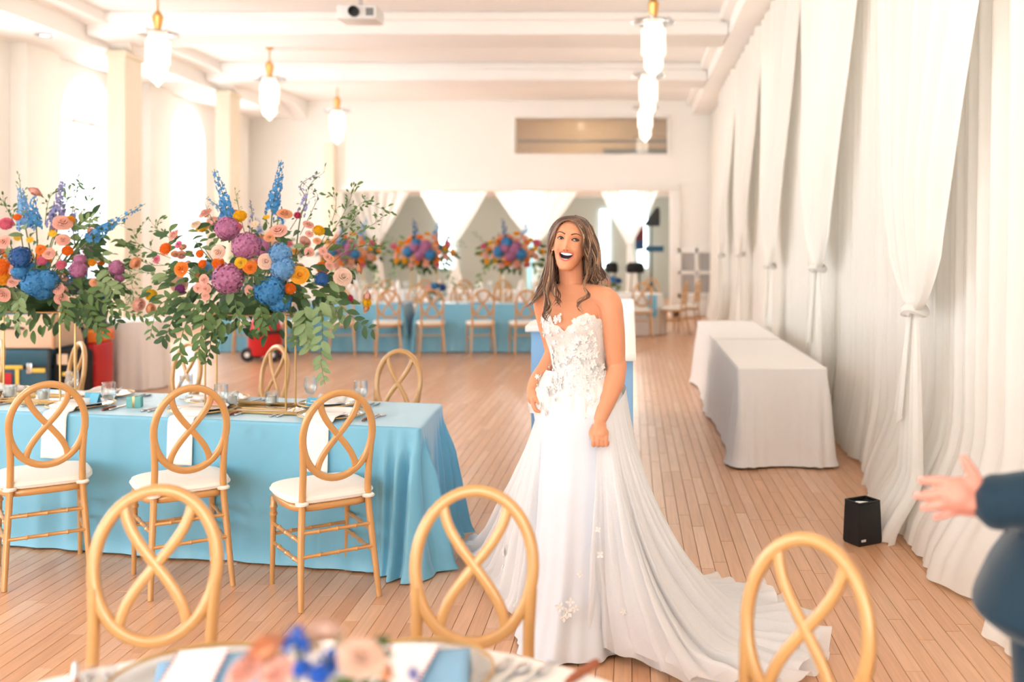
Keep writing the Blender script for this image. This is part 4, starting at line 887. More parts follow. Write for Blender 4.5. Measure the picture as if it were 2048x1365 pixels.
# ---------------------------------------------------------------- flower prototypes (unit size, facing +Z)
def fib(n):
    out = []
    for i in range(n):
        z = 1 - 2 * (i + .5) / n; r = math.sqrt(1 - z * z); a = i * 2.399963; out.append(Vector((r * math.cos(a), r * math.sin(a), z)))
    return out
def rose_mb(layers=5, open_=1.0, seed=0):
    r = random.Random(seed); m = MB(); m.sphere((0, 0, .30), (.20, .20, .42), 8, 6)
    for L in range(layers):
        t = L / (layers - 1); n = 3 + L; rho0 = lerp(.10, .42, t); rho1 = lerp(.20, 1.0 * open_, t ** .9); h0 = lerp(.1, -.25, t); h1 = lerp(.80, .30, t)
        for i in range(n):
            ph = 2 * PI * (i + .5 * (L % 2)) / n + r.uniform(-.15, .15); w = 1.25 * PI / n * 1.25; rj = r.uniform(.94, 1.06)
            def f(u, v):
                a = ph + (u * 2 - 1) * w * math.sin(PI * (.18 + .62 * v)) ** .7; c = 1 - .10 * (2 * u - 1) ** 2 * v
                rr_ = (rho0 + (rho1 - rho0) * v ** 1.4 + (.05 * t * max(0, v - .8) * 5)) * rj; z = h0 + (h1 - h0) * math.sin(v * PI / 2) - .12 * t * max(0, v - .75) * 4
                return (rr_ * math.cos(a), rr_ * math.sin(a), z * c)
            m.grid(f, 4, 4)
    return m
def hydrangea_mb(n=95, seed=0):
    r = random.Random(seed); m = MB(); m.sphere((0, 0, 0), (.80, .80, .74), 14, 10)
    for p in fib(n):
        if p.z < -.75: continue
        nrm = (p + Vector((r.uniform(-.25, .25),) * 3)).normalized(); c = p * r.uniform(.90, 1.0); c.z *= .92; e1 = nrm.orthogonal().normalized(); e2 = nrm.cross(e1); a0 = r.uniform(0, PI); s = r.uniform(.17, .23)
        for k in range(4):
            a = a0 + k * PI / 2; d = e1 * math.cos(a) + e2 * math.sin(a); q = e1 * math.cos(a + PI / 2) + e2 * math.sin(a + PI / 2)
            m.add([c, c + d * s * .6 + q * s * .5 + nrm * .07, c + d * s * 1.15 - nrm * .02, c + d * s * .6 - q * s * .5 + nrm * .07], [(0, 1, 2, 3)])
    return m
def pompon_mb(n=150, seed=0):
    r = random.Random(seed); m = MB(); m.sphere((0, 0, 0), (.7, .7, .55), 12, 8)
    for p in fib(n):
        if p.z < -.5: continue
        e1 = p.orthogonal().normalized(); e2 = p.cross(e1); up = Vector((0, 0, 1)); tl = (up - p * up.dot(p)); tl = tl.normalized() if tl.length > .05 else e1; sd = p.cross(tl); b = Vector((p.x, p.y, p.z * .75)) * .66; L = r.uniform(.28, .36)
        m.add([b - sd * .06, b + sd * .06, b + p * L * .8 + tl * .08 + sd * .12, b + p * L + tl * .14, b + p * L * .8 + tl * .08 - sd * .12], [(0, 1, 2, 3, 4)])
    return m
def daisy_mb(seed=0):
    m = MB(); m.sphere((0, 0, .05), (.3, .3, .16), 10, 6)
    for k in range(16):
        a = 2 * PI * k / 16; d = Vector((math.cos(a), math.sin(a), 0)); q = Vector((-d.y, d.x, 0)); m.add([d * .2, d * .6 + q * .17 + Vector((0, 0, .12)), d * 1.0 + Vector((0, 0, .05)), d * .6 - q * .17 + Vector((0, 0, .12))], [(0, 1, 2, 3)])
    return m
def leaf_mb(w=.42, curve=.25):
    m = MB(); m.grid(lambda u, v: ((u * 2 - 1) * w * .5 * math.sin(PI * min(1, v * .92 + .06)) ** .8, v, curve * (v * v) * -.6 + .10 * abs(u * 2 - 1) * math.sin(PI * v)), 2, 5); return m
def petal_mat(name, c, tr=.3, sub=.08):
    m, nt, out = new_mat(name); N = nt.nodes; L = nt.links
    d = N.new('ShaderNodeBsdfPrincipled'); t = N.new('ShaderNodeBsdfTranslucent'); d.inputs['Roughness'].default_value = .55; d.inputs['Specular IOR Level'].default_value = .3
    tc = N.new('ShaderNodeTexCoord'); nz = N.new('ShaderNodeTexNoise'); nz.inputs['Scale'].default_value = 3.5; L.new(tc.outputs['Object'], nz.inputs[0])
    ge = N.new('ShaderNodeNewGeometry'); ad = N.new('ShaderNodeMath'); ad.operation = 'ADD'; L.new(nz.outputs[0], ad.inputs[0]); L.new(ge.outputs['Random Per Island'], ad.inputs[1])
    hv = N.new('ShaderNodeMath'); hv.operation = 'MULTIPLY'; hv.inputs[1].default_value = .5; L.new(ad.outputs[0], hv.inputs[0])
    mx = N.new('ShaderNodeMix'); mx.data_type = 'RGBA'; mx.inputs[6].default_value = tuple(max(0, x * (1 - 3 * sub)) for x in c[:3]) + (1,); mx.inputs[7].default_value = tuple(min(1, x * (1 + 2.5 * sub) + .01) for x in c[:3]) + (1,); L.new(hv.outputs[0], mx.inputs[0])
    L.new(mx.outputs[2], d.inputs['Base Color']); L.new(mx.outputs[2], t.inputs[0])
    a = N.new('ShaderNodeMixShader'); a.inputs[0].default_value = tr; L.new(d.outputs[0], a.inputs[1]); L.new(t.outputs[0], a.inputs[2]); L.new(a.outputs[0], out.inputs[0]); return m
FC = {'pink': (246, 182, 164), 'blush': (250, 206, 186), 'peach': (246, 172, 130), 'orange': (240, 128, 36), 'gold': (246, 168, 40), 'yellow': (246, 190, 34), 'cream': (246, 214, 186), 'mauve': (196, 128, 168), 'blue': (74, 150, 206), 'sky': (122, 176, 222), 'navy': (54, 104, 168), 'purple': (134, 62, 122), 'cobalt': (40, 104, 206), 'magenta': (206, 62, 98), 'rosepink': (226, 124, 150), 'lav': (150, 150, 204)}
FM = {k: petal_mat('petal_' + k, rgb(*v)) for k, v in FC.items()}
LEAF = petal_mat('leaf_green', rgb(94, 124, 70), .25, .12); LEAF2 = petal_mat('leaf_sage', rgb(136, 160, 112), .25, .10); LEAF3 = petal_mat('leaf_dark', rgb(62, 92, 56), .2, .12)
STEM = pmat('stem_green', rgb(96, 112, 66), .6)
FSHAPE = {'rose': rose_mb(5, 1, 1), 'ran': rose_mb(6, .85, 2), 'hyd': hydrangea_mb(95, 3), 'pom': pompon_mb(150, 4), 'daisy': daisy_mb()}
FLOW = {}
def flower_mesh(kind, colr):
    if (kind, colr) not in FLOW: FLOW[(kind, colr)] = FSHAPE[kind].mesh('bloom', FM[colr], angle=None)
    return FLOW[(kind, colr)]
FNAME = {'rose': 'rose', 'ran': 'ranunculus', 'hyd': 'hydrangea', 'pom': 'pompon_bloom', 'daisy': 'daisy'}
FLAB = {'pink': 'pink', 'blush': 'blush pink', 'peach': 'peach', 'orange': 'orange', 'gold': 'golden orange', 'yellow': 'yellow', 'cream': 'cream', 'mauve': 'mauve', 'blue': 'blue', 'sky': 'light blue', 'navy': 'dark blue', 'purple': 'purple', 'cobalt': 'bright blue', 'magenta': 'magenta', 'rosepink': 'rose pink', 'lav': 'lavender'}
leaf_me = leaf_mb().mesh('leaf', LEAF); leaf_me2 = leaf_mb(.5, .1).mesh('leaf', LEAF2); leaf_me3 = leaf_mb(.5, .3).mesh('leaf', LEAF3)
def aim(d, roll=0.0):                                 # rotation turning +Z to d
    return Vector(d).normalized().to_track_quat('Z', 'Y') @ Matrix.Rotation(roll, 3, 'Z').to_quaternion()
def aim_leaf(d, up):                                  # +Y of the leaf along d, its face towards up
    y = Vector(d).normalized(); z = Vector(up) - y * Vector(up).dot(y); z = z.normalized() if z.length > 1e-3 else y.orthogonal().normalized(); x = y.cross(z)
    return Matrix((x, y, z)).transposed().to_quaternion()
def delphinium(parent, root, path, mat, n=34, size=.019, seed=0, name='delphinium'):
    r = random.Random(seed); pts = spline(path, 30); m = MB(); m.tube(pts, [lerp(.004, .0015, i / 29) for i in range(30)], 5, mi=0)
    for i in range(n):
        t = lerp(.30, .99, i / n); k = t * 29; j = min(28, int(k)); p = pts[j].lerp(pts[j + 1], k - j); ax = (pts[j + 1] - pts[j]).normalized(); a = i * 2.4; e1 = ax.orthogonal().normalized(); e2 = ax.cross(e1); d = (e1 * math.cos(a) + e2 * math.sin(a)); s = size * (1.25 - .85 * (t - .3) / .7) * r.uniform(.8, 1.2); c = p + d * s * 1.1
        f1 = d.orthogonal().normalized(); f2 = d.cross(f1)
        for q in range(5):
            b = 2 * PI * q / 5 + r.random(); u = f1 * math.cos(b) + f2 * math.sin(b); w = f1 * math.cos(b + PI / 2) + f2 * math.sin(b + PI / 2)
            m.add([c, c + u * s * .6 + w * s * .42 + d * s * .35, c + u * s * 1.1 + d * s * .2, c + u * s * .6 - w * s * .42 + d * s * .35], [(0, 1, 2, 3)], 1)
    return link(name, m.mesh(name, [STEM, mat], angle=None), parent)
def arrangement(name, label, base, dome, flowers, delphs, vines, sprigs, stand=None, nleaf=380, nobj=200, seed=0, group=None, leafsize=(.045, .085), loose=1.0):
    # dome: centre (world), radii; flowers: (point, radius, kind, colour)
    r = random.Random(seed); t = thing(name, label, 'flowers', base, 0, group); B = Vector(base); C = Vector(dome[0]) - B; R = dome[1]
    if stand: stand(t)
    for p, rad, kind, colr in flowers:
        p = Vector(p) - B; d = Vector(((p.x - C.x) / R[0], (p.y - C.y) / R[1], (p.z - C.z) / R[2])); d = d.normalized() * .8 + Vector((0, -.45 if p.y < C.y else .45, .25)); d += Vector((r.uniform(-.25, .25), r.uniform(-.15, .15), r.uniform(-.2, .2)))
        o = link(FNAME[kind], flower_mesh(kind, colr), t, p, None, rad); o.rotation_mode = 'QUATERNION'; o.rotation_quaternion = aim(d, r.uniform(0, 6)); o['label'] = FLAB[colr] + ' ' + FNAME[kind].replace('_', ' ')
    for i, (path, colr, n, s) in enumerate(delphs): delphinium(t, B, [Vector(q) - B for q in path], FM[colr], n, s, seed + i)['label'] = FLAB[colr] + ' delphinium spike'
    big = []; stems = MB()
    for path, n, size, which in vines:
        pts = spline([Vector(q) - B for q in path], 24); stems.tube(pts, [lerp(.003, .0012, i / 23) for i in range(24)], 5)
        for i in range(n):
            k = (i + .6) / n * 22; j = int(k); p = pts[j].lerp(pts[j + 1], k - j); ax = (pts[j + 1] - pts[j]).normalized(); sd = ax.cross(Vector((0, -1, .2))).normalized() * (1 if i % 2 else -1); d = ax * .7 + sd * .9 + Vector((r.uniform(-.4, .4), r.uniform(-.5, .3), r.uniform(-.4, .1)))
            big.append((p, d, Vector((r.uniform(-.5, .5), -1, r.uniform(0, 1))), size * r.uniform(.7, 1.2) * (1 - .35 * i / n), which))
    nv = len(big)
    for i in range(nleaf):
        while True:
            q = Vector((r.uniform(-1, 1), r.uniform(-1, 1), r.uniform(-1, .75)))
            if .45 < q.length < 1: break
        if q.z > .1 and r.random() < .45: q.z -= .6
        p = C + Vector((q.x * R[0] * loose, q.y * R[1], q.z * R[2])); d = Vector((q.x + r.uniform(-.5, .5), q.y + r.uniform(-.5, .5), q.z * .6 - .25 + r.uniform(-.5, .5)))
        big.append((p, d, Vector((r.uniform(-.6, .6), -1 if q.y < .3 else 1, r.uniform(0, 1.2))), r.uniform(*leafsize), r.choice((0, 0, 2, 2, 1))))
    obj = set(sorted(range(len(big)), key=lambda i: (0 if i < nv else 1, big[i][0].y))[:nobj]) if nobj else set()
    rest = [MB(), MB(), MB()]; lm = (leaf_mb(), leaf_mb(.5, .1), leaf_mb(.5, .3))
    for i, (p, d, up, s, w) in enumerate(big):
        q = aim_leaf(d, up)
        if i in obj:
            o = link('leaf', (leaf_me, leaf_me2, leaf_me3)[w], t, p, None, s); o.rotation_mode = 'QUATERNION'; o.rotation_quaternion = q
        else: rest[w].merge(lm[w], Matrix.Translation(p) @ q.to_matrix().to_4x4() @ Matrix.Scale(s, 4))
    # airy sprigs: thin stems with small leaves or buds
    sl = leaf_mb(.45, .1)
    for path, n, size, which in sprigs:
        pts = spline([Vector(q) - B for q in path], 16); stems.tube(pts, [lerp(.0022, .0008, i / 15) for i in range(16)], 4)
        for i in range(n):
            k = lerp(2, 14.9, (i + .5) / n); j = int(k); p = pts[j].lerp(pts[j + 1], k - j); d = (pts[j + 1] - pts[j]).normalized() * .6 + Vector((r.uniform(-1, 1), r.uniform(-1, 1), r.uniform(-.6, .9))); tw = p + d.normalized() * size * r.uniform(.2, 1.6)
            stems.tube([p, tw], .0007, 3, cap=False); rest[which].merge(sl, Matrix.Translation(tw) @ aim_leaf(d, (r.uniform(-1, 1), -1, .5)).to_matrix().to_4x4() @ Matrix.Scale(size * r.uniform(.7, 1.2), 4))
    allm = MB()
    for w in range(3): allm.merge(rest[w], None, w)
    for i in range(26):                               # hidden stems gathering towards the holder
        a = r.uniform(0, 2 * PI); q = C + Vector((R[0] * .6 * math.cos(a), R[1] * .6 * math.sin(a), R[2] * r.uniform(-.1, .5))); stems.tube([C + Vector((0, 0, -R[2] * .6)), q], .003, 4)
    allm.merge(stems, None, 3)
    o = link('foliage', allm.mesh('foliage', [LEAF, LEAF2, LEAF3, STEM], angle=None), t); o['kind'] = 'stuff'
    return t
def gold_stand(c, hl=.24, hd=.075, h0=TH + .014, h1=1.22):
    def f(t):
        B = t.location; cs = [Vector((c[0], c[1], 0)) + ED * (s * hl) + Vector((-.01 * q / .075 * .0, 1, 0)) * (q) for s, q in ((1, -hd), (-1, -hd), (-1, hd), (1, hd))]
        for p in cs: MB().tube([(p.x - B.x, p.y - B.y, h0 - B.z), (p.x - B.x, p.y - B.y, h1 - B.z)], .0055, 8).build('rod', M['gold'], t)
        for z in (h0 + .004, h1):
            MB().tube([(p.x - B.x, p.y - B.y, z - B.z) for p in cs], .0055, 6, closed=True).build('frame', M['gold'], t)
        MB().add([(p.x - B.x, p.y - B.y, h1 + .004 - B.z) for p in cs] + [(p.x - B.x, p.y - B.y, h1 - .002 - B.z) for p in cs], [(0, 1, 2, 3), (7, 6, 5, 4), (0, 4, 5, 1), (1, 5, 6, 2), (2, 6, 7, 3), (3, 7, 4, 0)]).build('plate', M['gold'], t, smooth=False)
        MB().lathe([(0, h1 + .005), (.12, h1 + .005), (.16, h1 + .05), (.15, h1 + .12), (0, h1 + .14)], 20, (c[0] - B.x, c[1] - B.y, -B.z)).build('bowl', LEAF3, t)
    return f
def domed(x, y, C, R, out=.0):                       # a point seen at pixel (x, y) lying on the front of a dome
    Y = C[1]
    for _ in range(3):
        p = px(x, y, Y); q = 1 - ((p.x - C[0]) / R[0]) ** 2 - ((p.z - C[2]) / R[2]) ** 2; Y = C[1] - R[1] * math.sqrt(max(0, q)) - out
    return px(x, y, Y)
def from_px(lst, C, R):
    out = []
    for x, y, rp, kind, colr in lst:
        p = domed(x, y, C, R); out.append((p, rp * p.y / FPX, kind, colr))
    return out
def back_set(fl, C, seed, keep=.45):
    r = random.Random(seed); out = []
    for p, rad, kind, colr in fl:
        if r.random() < keep: out.append((Vector((2 * C[0] - p.x + r.uniform(-.1, .1), 2 * C[1] - p.y, p.z + r.uniform(-.05, .05))), rad, kind, colr))
    return out
MC, MR = (-2.06, 5.40, 1.45), (.56, .34, .36)
MAIN = [(412, 429, 14, 'rose', 'pink'), (392, 451, 12, 'ran', 'cream'), (480, 434, 15, 'pom', 'yellow'), (455, 458, 24, 'hyd', 'mauve'), (493, 492, 28, 'hyd', 'mauve'), (456, 557, 31, 'hyd', 'mauve'), (438, 506, 18, 'ran', 'blush'), (437, 527, 13, 'pom', 'orange'), (482, 526, 14, 'ran', 'yellow'), (500, 536, 13, 'rose', 'orange'), (532, 524, 16, 'rose', 'blush'),
        (560, 508, 22, 'hyd', 'sky'), (566, 538, 24, 'hyd', 'sky'), (540, 582, 30, 'hyd', 'blue'), (560, 604, 22, 'hyd', 'blue'), (524, 578, 18, 'hyd', 'blue'), (599, 551, 18, 'rose', 'gold'), (580, 578, 12, 'pom', 'orange'), (557, 464, 17, 'rose', 'pink'), (539, 476, 12, 'ran', 'peach'), (569, 430, 15, 'rose', 'peach'), (595, 432, 9, 'pom', 'magenta'), (637, 462, 13, 'pom', 'yellow'), (616, 451, 11, 'rose', 'pink'), (618, 469, 8, 'rose', 'pink'), (634, 483, 8, 'rose', 'peach'), (618, 505, 10, 'rose', 'pink'), (655, 515, 9, 'rose', 'pink'), (646, 503, 8, 'rose', 'pink'), (658, 532, 9, 'rose', 'pink'), (660, 518, 8, 'rose', 'peach'),
        (685, 555, 18, 'rose', 'blush'), (699, 598, 9, 'pom', 'magenta'), (643, 558, 14, 'hyd', 'navy'), (364, 539, 15, 'rose', 'orange'), (332, 499, 14, 'pom', 'orange'), (349, 472, 13, 'rose', 'pink'), (358, 490, 9, 'ran', 'rosepink'), (409, 560, 11, 'rose', 'pink'), (397, 576, 10, 'rose', 'pink'), (413, 578, 10, 'rose', 'pink'), (412, 592, 9, 'rose', 'pink'), (502, 581, 12, 'rose', 'pink'), (361, 580, 12, 'pom', 'purple'), (303, 591, 13, 'pom', 'yellow'), (279, 610, 14, 'rose', 'pink'), (303, 618, 11, 'rose', 'peach'), (272, 527, 12, 'rose', 'peach'), (509, 449, 11, 'daisy', 'cream'), (400, 508, 9, 'pom', 'orange'), (405, 528, 9, 'pom', 'orange'), (533, 435, 8, 'daisy', 'yellow'), (315, 520, 10, 'ran', 'rosepink'), (475, 455, 10, 'pom', 'rosepink')]
V = lambda *pts, Y=5.15: [px(x, y, Y + (d if True else 0)) for x, y, d in pts]
def V3(Y, *pts): return [px(p[0], p[1], Y + (p[2] if len(p) > 2 else 0)) for p in pts]
main_del = [(V3(5.35, (470, 520), (456, 440), (446, 390), (428, 338)), 'blue', 44, .020), (V3(5.35, (540, 500), (545, 420), (555, 370), (563, 320)), 'blue', 44, .019), (V3(5.45, (545, 480), (556, 440), (548, 400), (540, 390)), 'blue', 20, .018), (V3(5.3, (590, 520), (600, 440), (612, 400), (602, 370), (640, 345)), 'lav', 20, .012), (V3(5.4, (500, 500), (505, 440), (500, 400)), 'lav', 16, .010), (V3(5.4, (450, 480), (440, 420), (410, 395)), 'sky', 14, .012)]
main_v = [(V3(5.2, (400, 600), (375, 640), (360, 690), (365, 725)), 16, .085, 0), (V3(5.15, (420, 600), (405, 650), (400, 690), (395, 720)), 16, .085, 0), (V3(5.25, (380, 590), (350, 630), (335, 665), (322, 685)), 14, .075, 2), (V3(5.2, (430, 610), (435, 650), (440, 690)), 12, .075, 0), (V3(5.2, (450, 620), (425, 660), (420, 700), (412, 730)), 14, .07, 2), (V3(5.15, (610, 610), (612, 660), (620, 700)), 14, .085, 1), (V3(5.12, (640, 600), (645, 660), (642, 720), (650, 770)), 18, .08, 1), (V3(5.2, (600, 620), (600, 660), (595, 690)), 10, .075, 0), (V3(5.1, (670, 600), (700, 630), (725, 650), (752, 662)), 10, .075, 2), (V3(5.2, (650, 590), (672, 620), (680, 650)), 10, .08, 1), (V3(5.1, (520, 610), (525, 640), (520, 665)), 8, .07, 0), (V3(5.1, (560, 620), (545, 640), (540, 650)), 8, .06, 2), (V3(5.3, (360, 590), (320, 610), (305, 650), (300, 680)), 12, .06, 0), (V3(5.1, (470, 600), (475, 630), (488, 655)), 8, .065, 0), (V3(5.05, (505, 548), (520, 556), (530, 566)), 8, .05, 2)]
main_s = [(V3(5.4, (640, 500), (680, 440), (700, 400), (708, 368)), 26, .030, 0), (V3(5.4, (650, 500), (700, 450), (730, 410), (782, 425)), 28, .030, 0), (V3(5.35, (650, 520), (690, 480), (730, 460), (770, 430)), 26, .028, 0), (V3(5.45, (640, 490), (665, 440), (672, 400), (660, 390)), 20, .028, 0), (V3(5.3, (660, 530), (700, 500), (740, 490), (760, 500)), 22, .028, 0), (V3(5.4, (650, 500), (690, 460), (700, 430), (735, 395)), 22, .028, 0), (V3(5.4, (580, 460), (610, 410), (620, 370), (650, 343)), 18, .022, 2), (V3(5.4, (350, 520), (300, 500), (270, 480), (285, 450)), 22, .028, 0), (V3(5.45, (350, 530), (300, 530), (270, 510), (255, 490)), 24, .028, 0), (V3(5.45, (370, 540), (320, 550), (280, 545), (262, 560)), 24, .028, 1), (V3(5.4, (380, 500), (330, 470), (310, 455), (318, 440)), 18, .026, 0), (V3(5.4, (490, 470), (478, 420), (475, 400), (470, 385)), 16, .014, 1), (V3(5.4, (440, 470), (415, 420), (405, 390), (400, 370)), 14, .016, 0), (V3(5.5, (600, 470), (625, 420), (635, 390), (612, 372)), 14, .018, 2)]
YB_ = pmat('yellow_bud', rgb(214, 196, 60), .6)
main_fl = from_px(MAIN, MC, MR)
main_arr = arrangement('flower_stand', 'main tall flower arrangement on a gold rod stand, right of the other near one', (MC[0], MC[1], TH + .0125), (MC, MR), main_fl + back_set(main_fl, MC, 5), main_del, main_v, main_s, gold_stand(MC), 430, 240, 1)
LC, LR = (-3.40, 5.66, 1.48), (.55, .34, .38)
LEFT = [(69, 386, 14, 'rose', 'pink'), (125, 448, 18, 'rose', 'pink'), (126, 481, 13, 'rose', 'pink'), (98, 508, 12, 'rose', 'pink'), (13, 448, 14, 'pom', 'rosepink'), (9, 485, 14, 'rose', 'pink'), (135, 502, 11, 'pom', 'orange'), (140, 441, 10, 'pom', 'gold'), (42, 515, 22, 'hyd', 'navy'), (40, 545, 16, 'hyd', 'blue'), (72, 566, 27, 'hyd', 'blue'), (95, 562, 22, 'hyd', 'blue'), (85, 580, 20, 'hyd', 'blue'), (5, 535, 18, 'pom', 'orange'), (8, 558, 14, 'pom', 'gold'), (27, 540, 10, 'rose', 'pink'), (40, 553, 11, 'rose', 'pink'), (25, 564, 11, 'rose', 'pink'), (8, 590, 14, 'rose', 'pink'), (116, 577, 12, 'rose', 'pink'), (122, 597, 12, 'rose', 'pink'), (157, 539, 17, 'hyd', 'mauve'), (160, 520, 12, 'hyd', 'mauve'), (122, 530, 10, 'pom', 'rosepink'), (84, 522, 10, 'pom', 'rosepink'), (233, 536, 15, 'hyd', 'mauve'), (239, 556, 10, 'hyd', 'mauve'), (189, 566, 9, 'rose', 'peach'), (82, 500, 10, 'rose', 'orange'), (60, 480, 8, 'daisy', 'yellow'), (105, 468, 9, 'daisy', 'yellow'), (60, 512, 9, 'daisy', 'yellow'), (184, 526, 8, 'pom', 'gold'), (35, 435, 8, 'pom', 'orange'), (-40, 500, 20, 'hyd', 'mauve'), (-50, 550, 22, 'hyd', 'blue'), (-35, 450, 14, 'rose', 'peach'), (-70, 520, 15, 'rose', 'orange'), (-20, 570, 15, 'pom', 'yellow'), (215, 590, 10, 'hyd', 'navy')]
left_del = [(V3(5.6, (60, 500), (50, 450), (45, 410), (40, 375)), 'sky', 44, .021), (V3(5.5, (75, 500), (72, 450), (66, 420), (70, 390)), 'blue', 30, .018), (V3(5.6, (110, 490), (118, 430), (122, 390), (126, 362)), 'lav', 34, .018), (V3(5.6, (95, 480), (105, 440), (108, 410)), 'lav', 22, .017), (V3(5.45, (140, 520), (185, 475), (230, 445), (290, 408)), 'blue', 36, .018), (V3(5.6, (150, 490), (145, 450), (150, 420)), 'lav', 20, .016)]
left_v = [(V3(5.45, (150, 590), (180, 630), (200, 655), (205, 678)), 14, .08, 0), (V3(5.4, (170, 580), (215, 610), (260, 625), (300, 640)), 18, .065, 0), (V3(5.45, (140, 600), (160, 630), (175, 660)), 12, .075, 2), (V3(5.5, (180, 590), (215, 620), (240, 650)), 14, .065, 2), (V3(5.4, (120, 600), (130, 630), (128, 645)), 8, .07, 0), (V3(5.35, (40, 590), (38, 620), (42, 650)), 6, .075, 1), (V3(5.4, (20, 590), (10, 605), (15, 620)), 8, .07, 0), (V3(5.4, (60, 585), (40, 600), (30, 602)), 8, .075, 1), (V3(5.45, (190, 560), (215, 570), (230, 590)), 10, .085, 1), (V3(5.5, (160, 500), (185, 490), (200, 480)), 10, .075, 2), (V3(5.5, (150, 460), (172, 440), (190, 435)), 8, .06, 1), (V3(5.5, (180, 600), (190, 640), (215, 660)), 12, .06, 0)]
left_s = [(V3(5.6, (90, 450), (95, 410), (105, 385)), 16, .026, 0), (V3(5.6, (150, 460), (170, 420), (180, 385), (160, 375)), 22, .028, 0), (V3(5.6, (150, 470), (190, 450), (215, 440), (270, 465)), 20, .026, 0), (V3(5.6, (30, 450), (15, 420), (5, 400)), 18, .028, 0), (V3(5.6, (45, 420), (42, 385), (38, 348)), 12, .02, 1), (V3(5.6, (140, 440), (152, 390), (158, 340)), 14, .018, 2), (V3(5.5, (200, 560), (250, 530), (262, 560), (268, 600)), 26, .024, 1), (V3(5.55, (200, 550), (245, 570), (260, 590), (255, 610)), 24, .022, 1), (V3(5.6, (120, 440), (135, 400), (140, 380)), 18, .028, 1)]
left_fl = from_px(LEFT, LC, LR)
arrangement('flower_stand', 'tall flower arrangement on a gold rod stand at the left edge', (LC[0], LC[1], TH + .0125), (LC, LR), left_fl + back_set(left_fl, LC, 6), left_del, left_v, left_s, gold_stand(LC), 430, 220, 2)
# far arrangements: same make, fewer parts
def far_arr(X, Y, seed, label, zc=1.47):
    r = random.Random(seed); C = (X, Y, zc); R = (.50, .34, .30); fl = []
    cols = [('hyd', 'mauve', .085)] * 4 + [('hyd', 'blue', .085)] * 3 + [('rose', 'peach', .05)] * 7 + [('rose', 'orange', .05)] * 6 + [('pom', 'yellow', .045)] * 3 + [('rose', 'pink', .05)] * 6 + [('pom', 'rosepink', .06)] * 3 + [('rose', 'gold', .05)] * 3
    for i, (k, c, rad) in enumerate(cols):
        a = i * 2.4; q = math.sqrt((i + .6) / len(cols)); x = math.cos(a) * q * .92; z = math.sin(a) * q * .85 + .1
        fl.append((Vector((X + R[0] * x, Y - R[1] * math.sqrt(max(.02, 1 - x * x - z * z)), zc + R[2] * z)), rad * r.uniform(.85, 1.15), k, c))
    fl += back_set(fl, C, seed, .3)
    dl = [([(X - .1, Y, zc), (X - .12, Y, zc + .3), (X - .16, Y, zc + .52)], 'navy', 20, .03), ([(X + .15, Y, zc), (X + .18, Y, zc + .3), (X + .26, Y, zc + .55)], 'blue', 20, .03)]
    vn = [([(X + sx * .3, Y - .2, zc - .15), (X + sx * .45, Y - .25, zc - .35), (X + sx * .5, Y - .2, zc - .55)], 8, .10, 1) for sx in (-1, 1)]
    return arrangement('flower_stand', label, (X, Y, TH + .004), (C, R), fl, dl, vn, [([(X - .3, Y, zc), (X - .5, Y, zc + .2), (X - .62, Y, zc + .3)], 16, .035, 1), ([(X + .3, Y, zc), (X + .5, Y, zc + .15), (X + .62, Y, zc + .1)], 16, .035, 1)], gold_stand(C, .2, .075, TH + .006, 1.28), 150, 0, seed, 'tall flowers on the far tables', (.07, .12))
far_arr(-4.25, 15.1, 31, 'blurred tall flowers left on the far tables, half hidden by leaves')
far_arr(-3.14, 15.1, 32, 'blurred tall flowers in the middle of the far tables')
far_arr(-1.80, 15.1, 33, 'blurred tall flowers on the far tables beside the bride\'s head')
far_arr(-5.5, 15.1, 34, 'blurred tall flowers at the far left behind the near arrangement')
def low_arr(X, Y, Z, seed, label, s=1.0):
    C = (X, Y, Z + .17 * s); R = (.17 * s, .14 * s, .11 * s); r = random.Random(seed); fl = []
    cols = [('rose', 'pink', .05), ('rose', 'blush', .05), ('hyd', 'blue', .06), ('rose', 'peach', .05), ('rose', 'pink', .045), ('hyd', 'navy', .055), ('rose', 'cream', .05), ('rose', 'pink', .05)]
    for i, (k, c, rad) in enumerate(cols):
        a = i * 2.4; q = math.sqrt((i + .4) / len(cols)); fl.append((Vector((X + R[0] * q * math.cos(a), Y + R[1] * q * math.sin(a), Z + (.17 + .10 * math.sqrt(1 - q * q * .9)) * s)), rad * s, k, c))
    def vase(t): MB().lathe([(0, .001), (.05, .001), (.065, .02), (.075, .08), (.07, .12), (.06, .12), (.0, .11)], 20).build('vase', M['white_plastic'], t); t.children[-1].scale = (s,) * 3
    return arrangement('low_centrepiece', label, (X, Y, Z), (C, R), fl, [], [], [], vase, 50, 0, seed, 'low centrepieces', (.04 * s, .07 * s))
low_arr(-2.95, 15.0, TH + .004, 41, 'low pink flowers on the far blue tables between the tall ones'); low_arr(-.35, 17.7, TH + .004, 42, 'low pink and blue flowers on the far right round table')
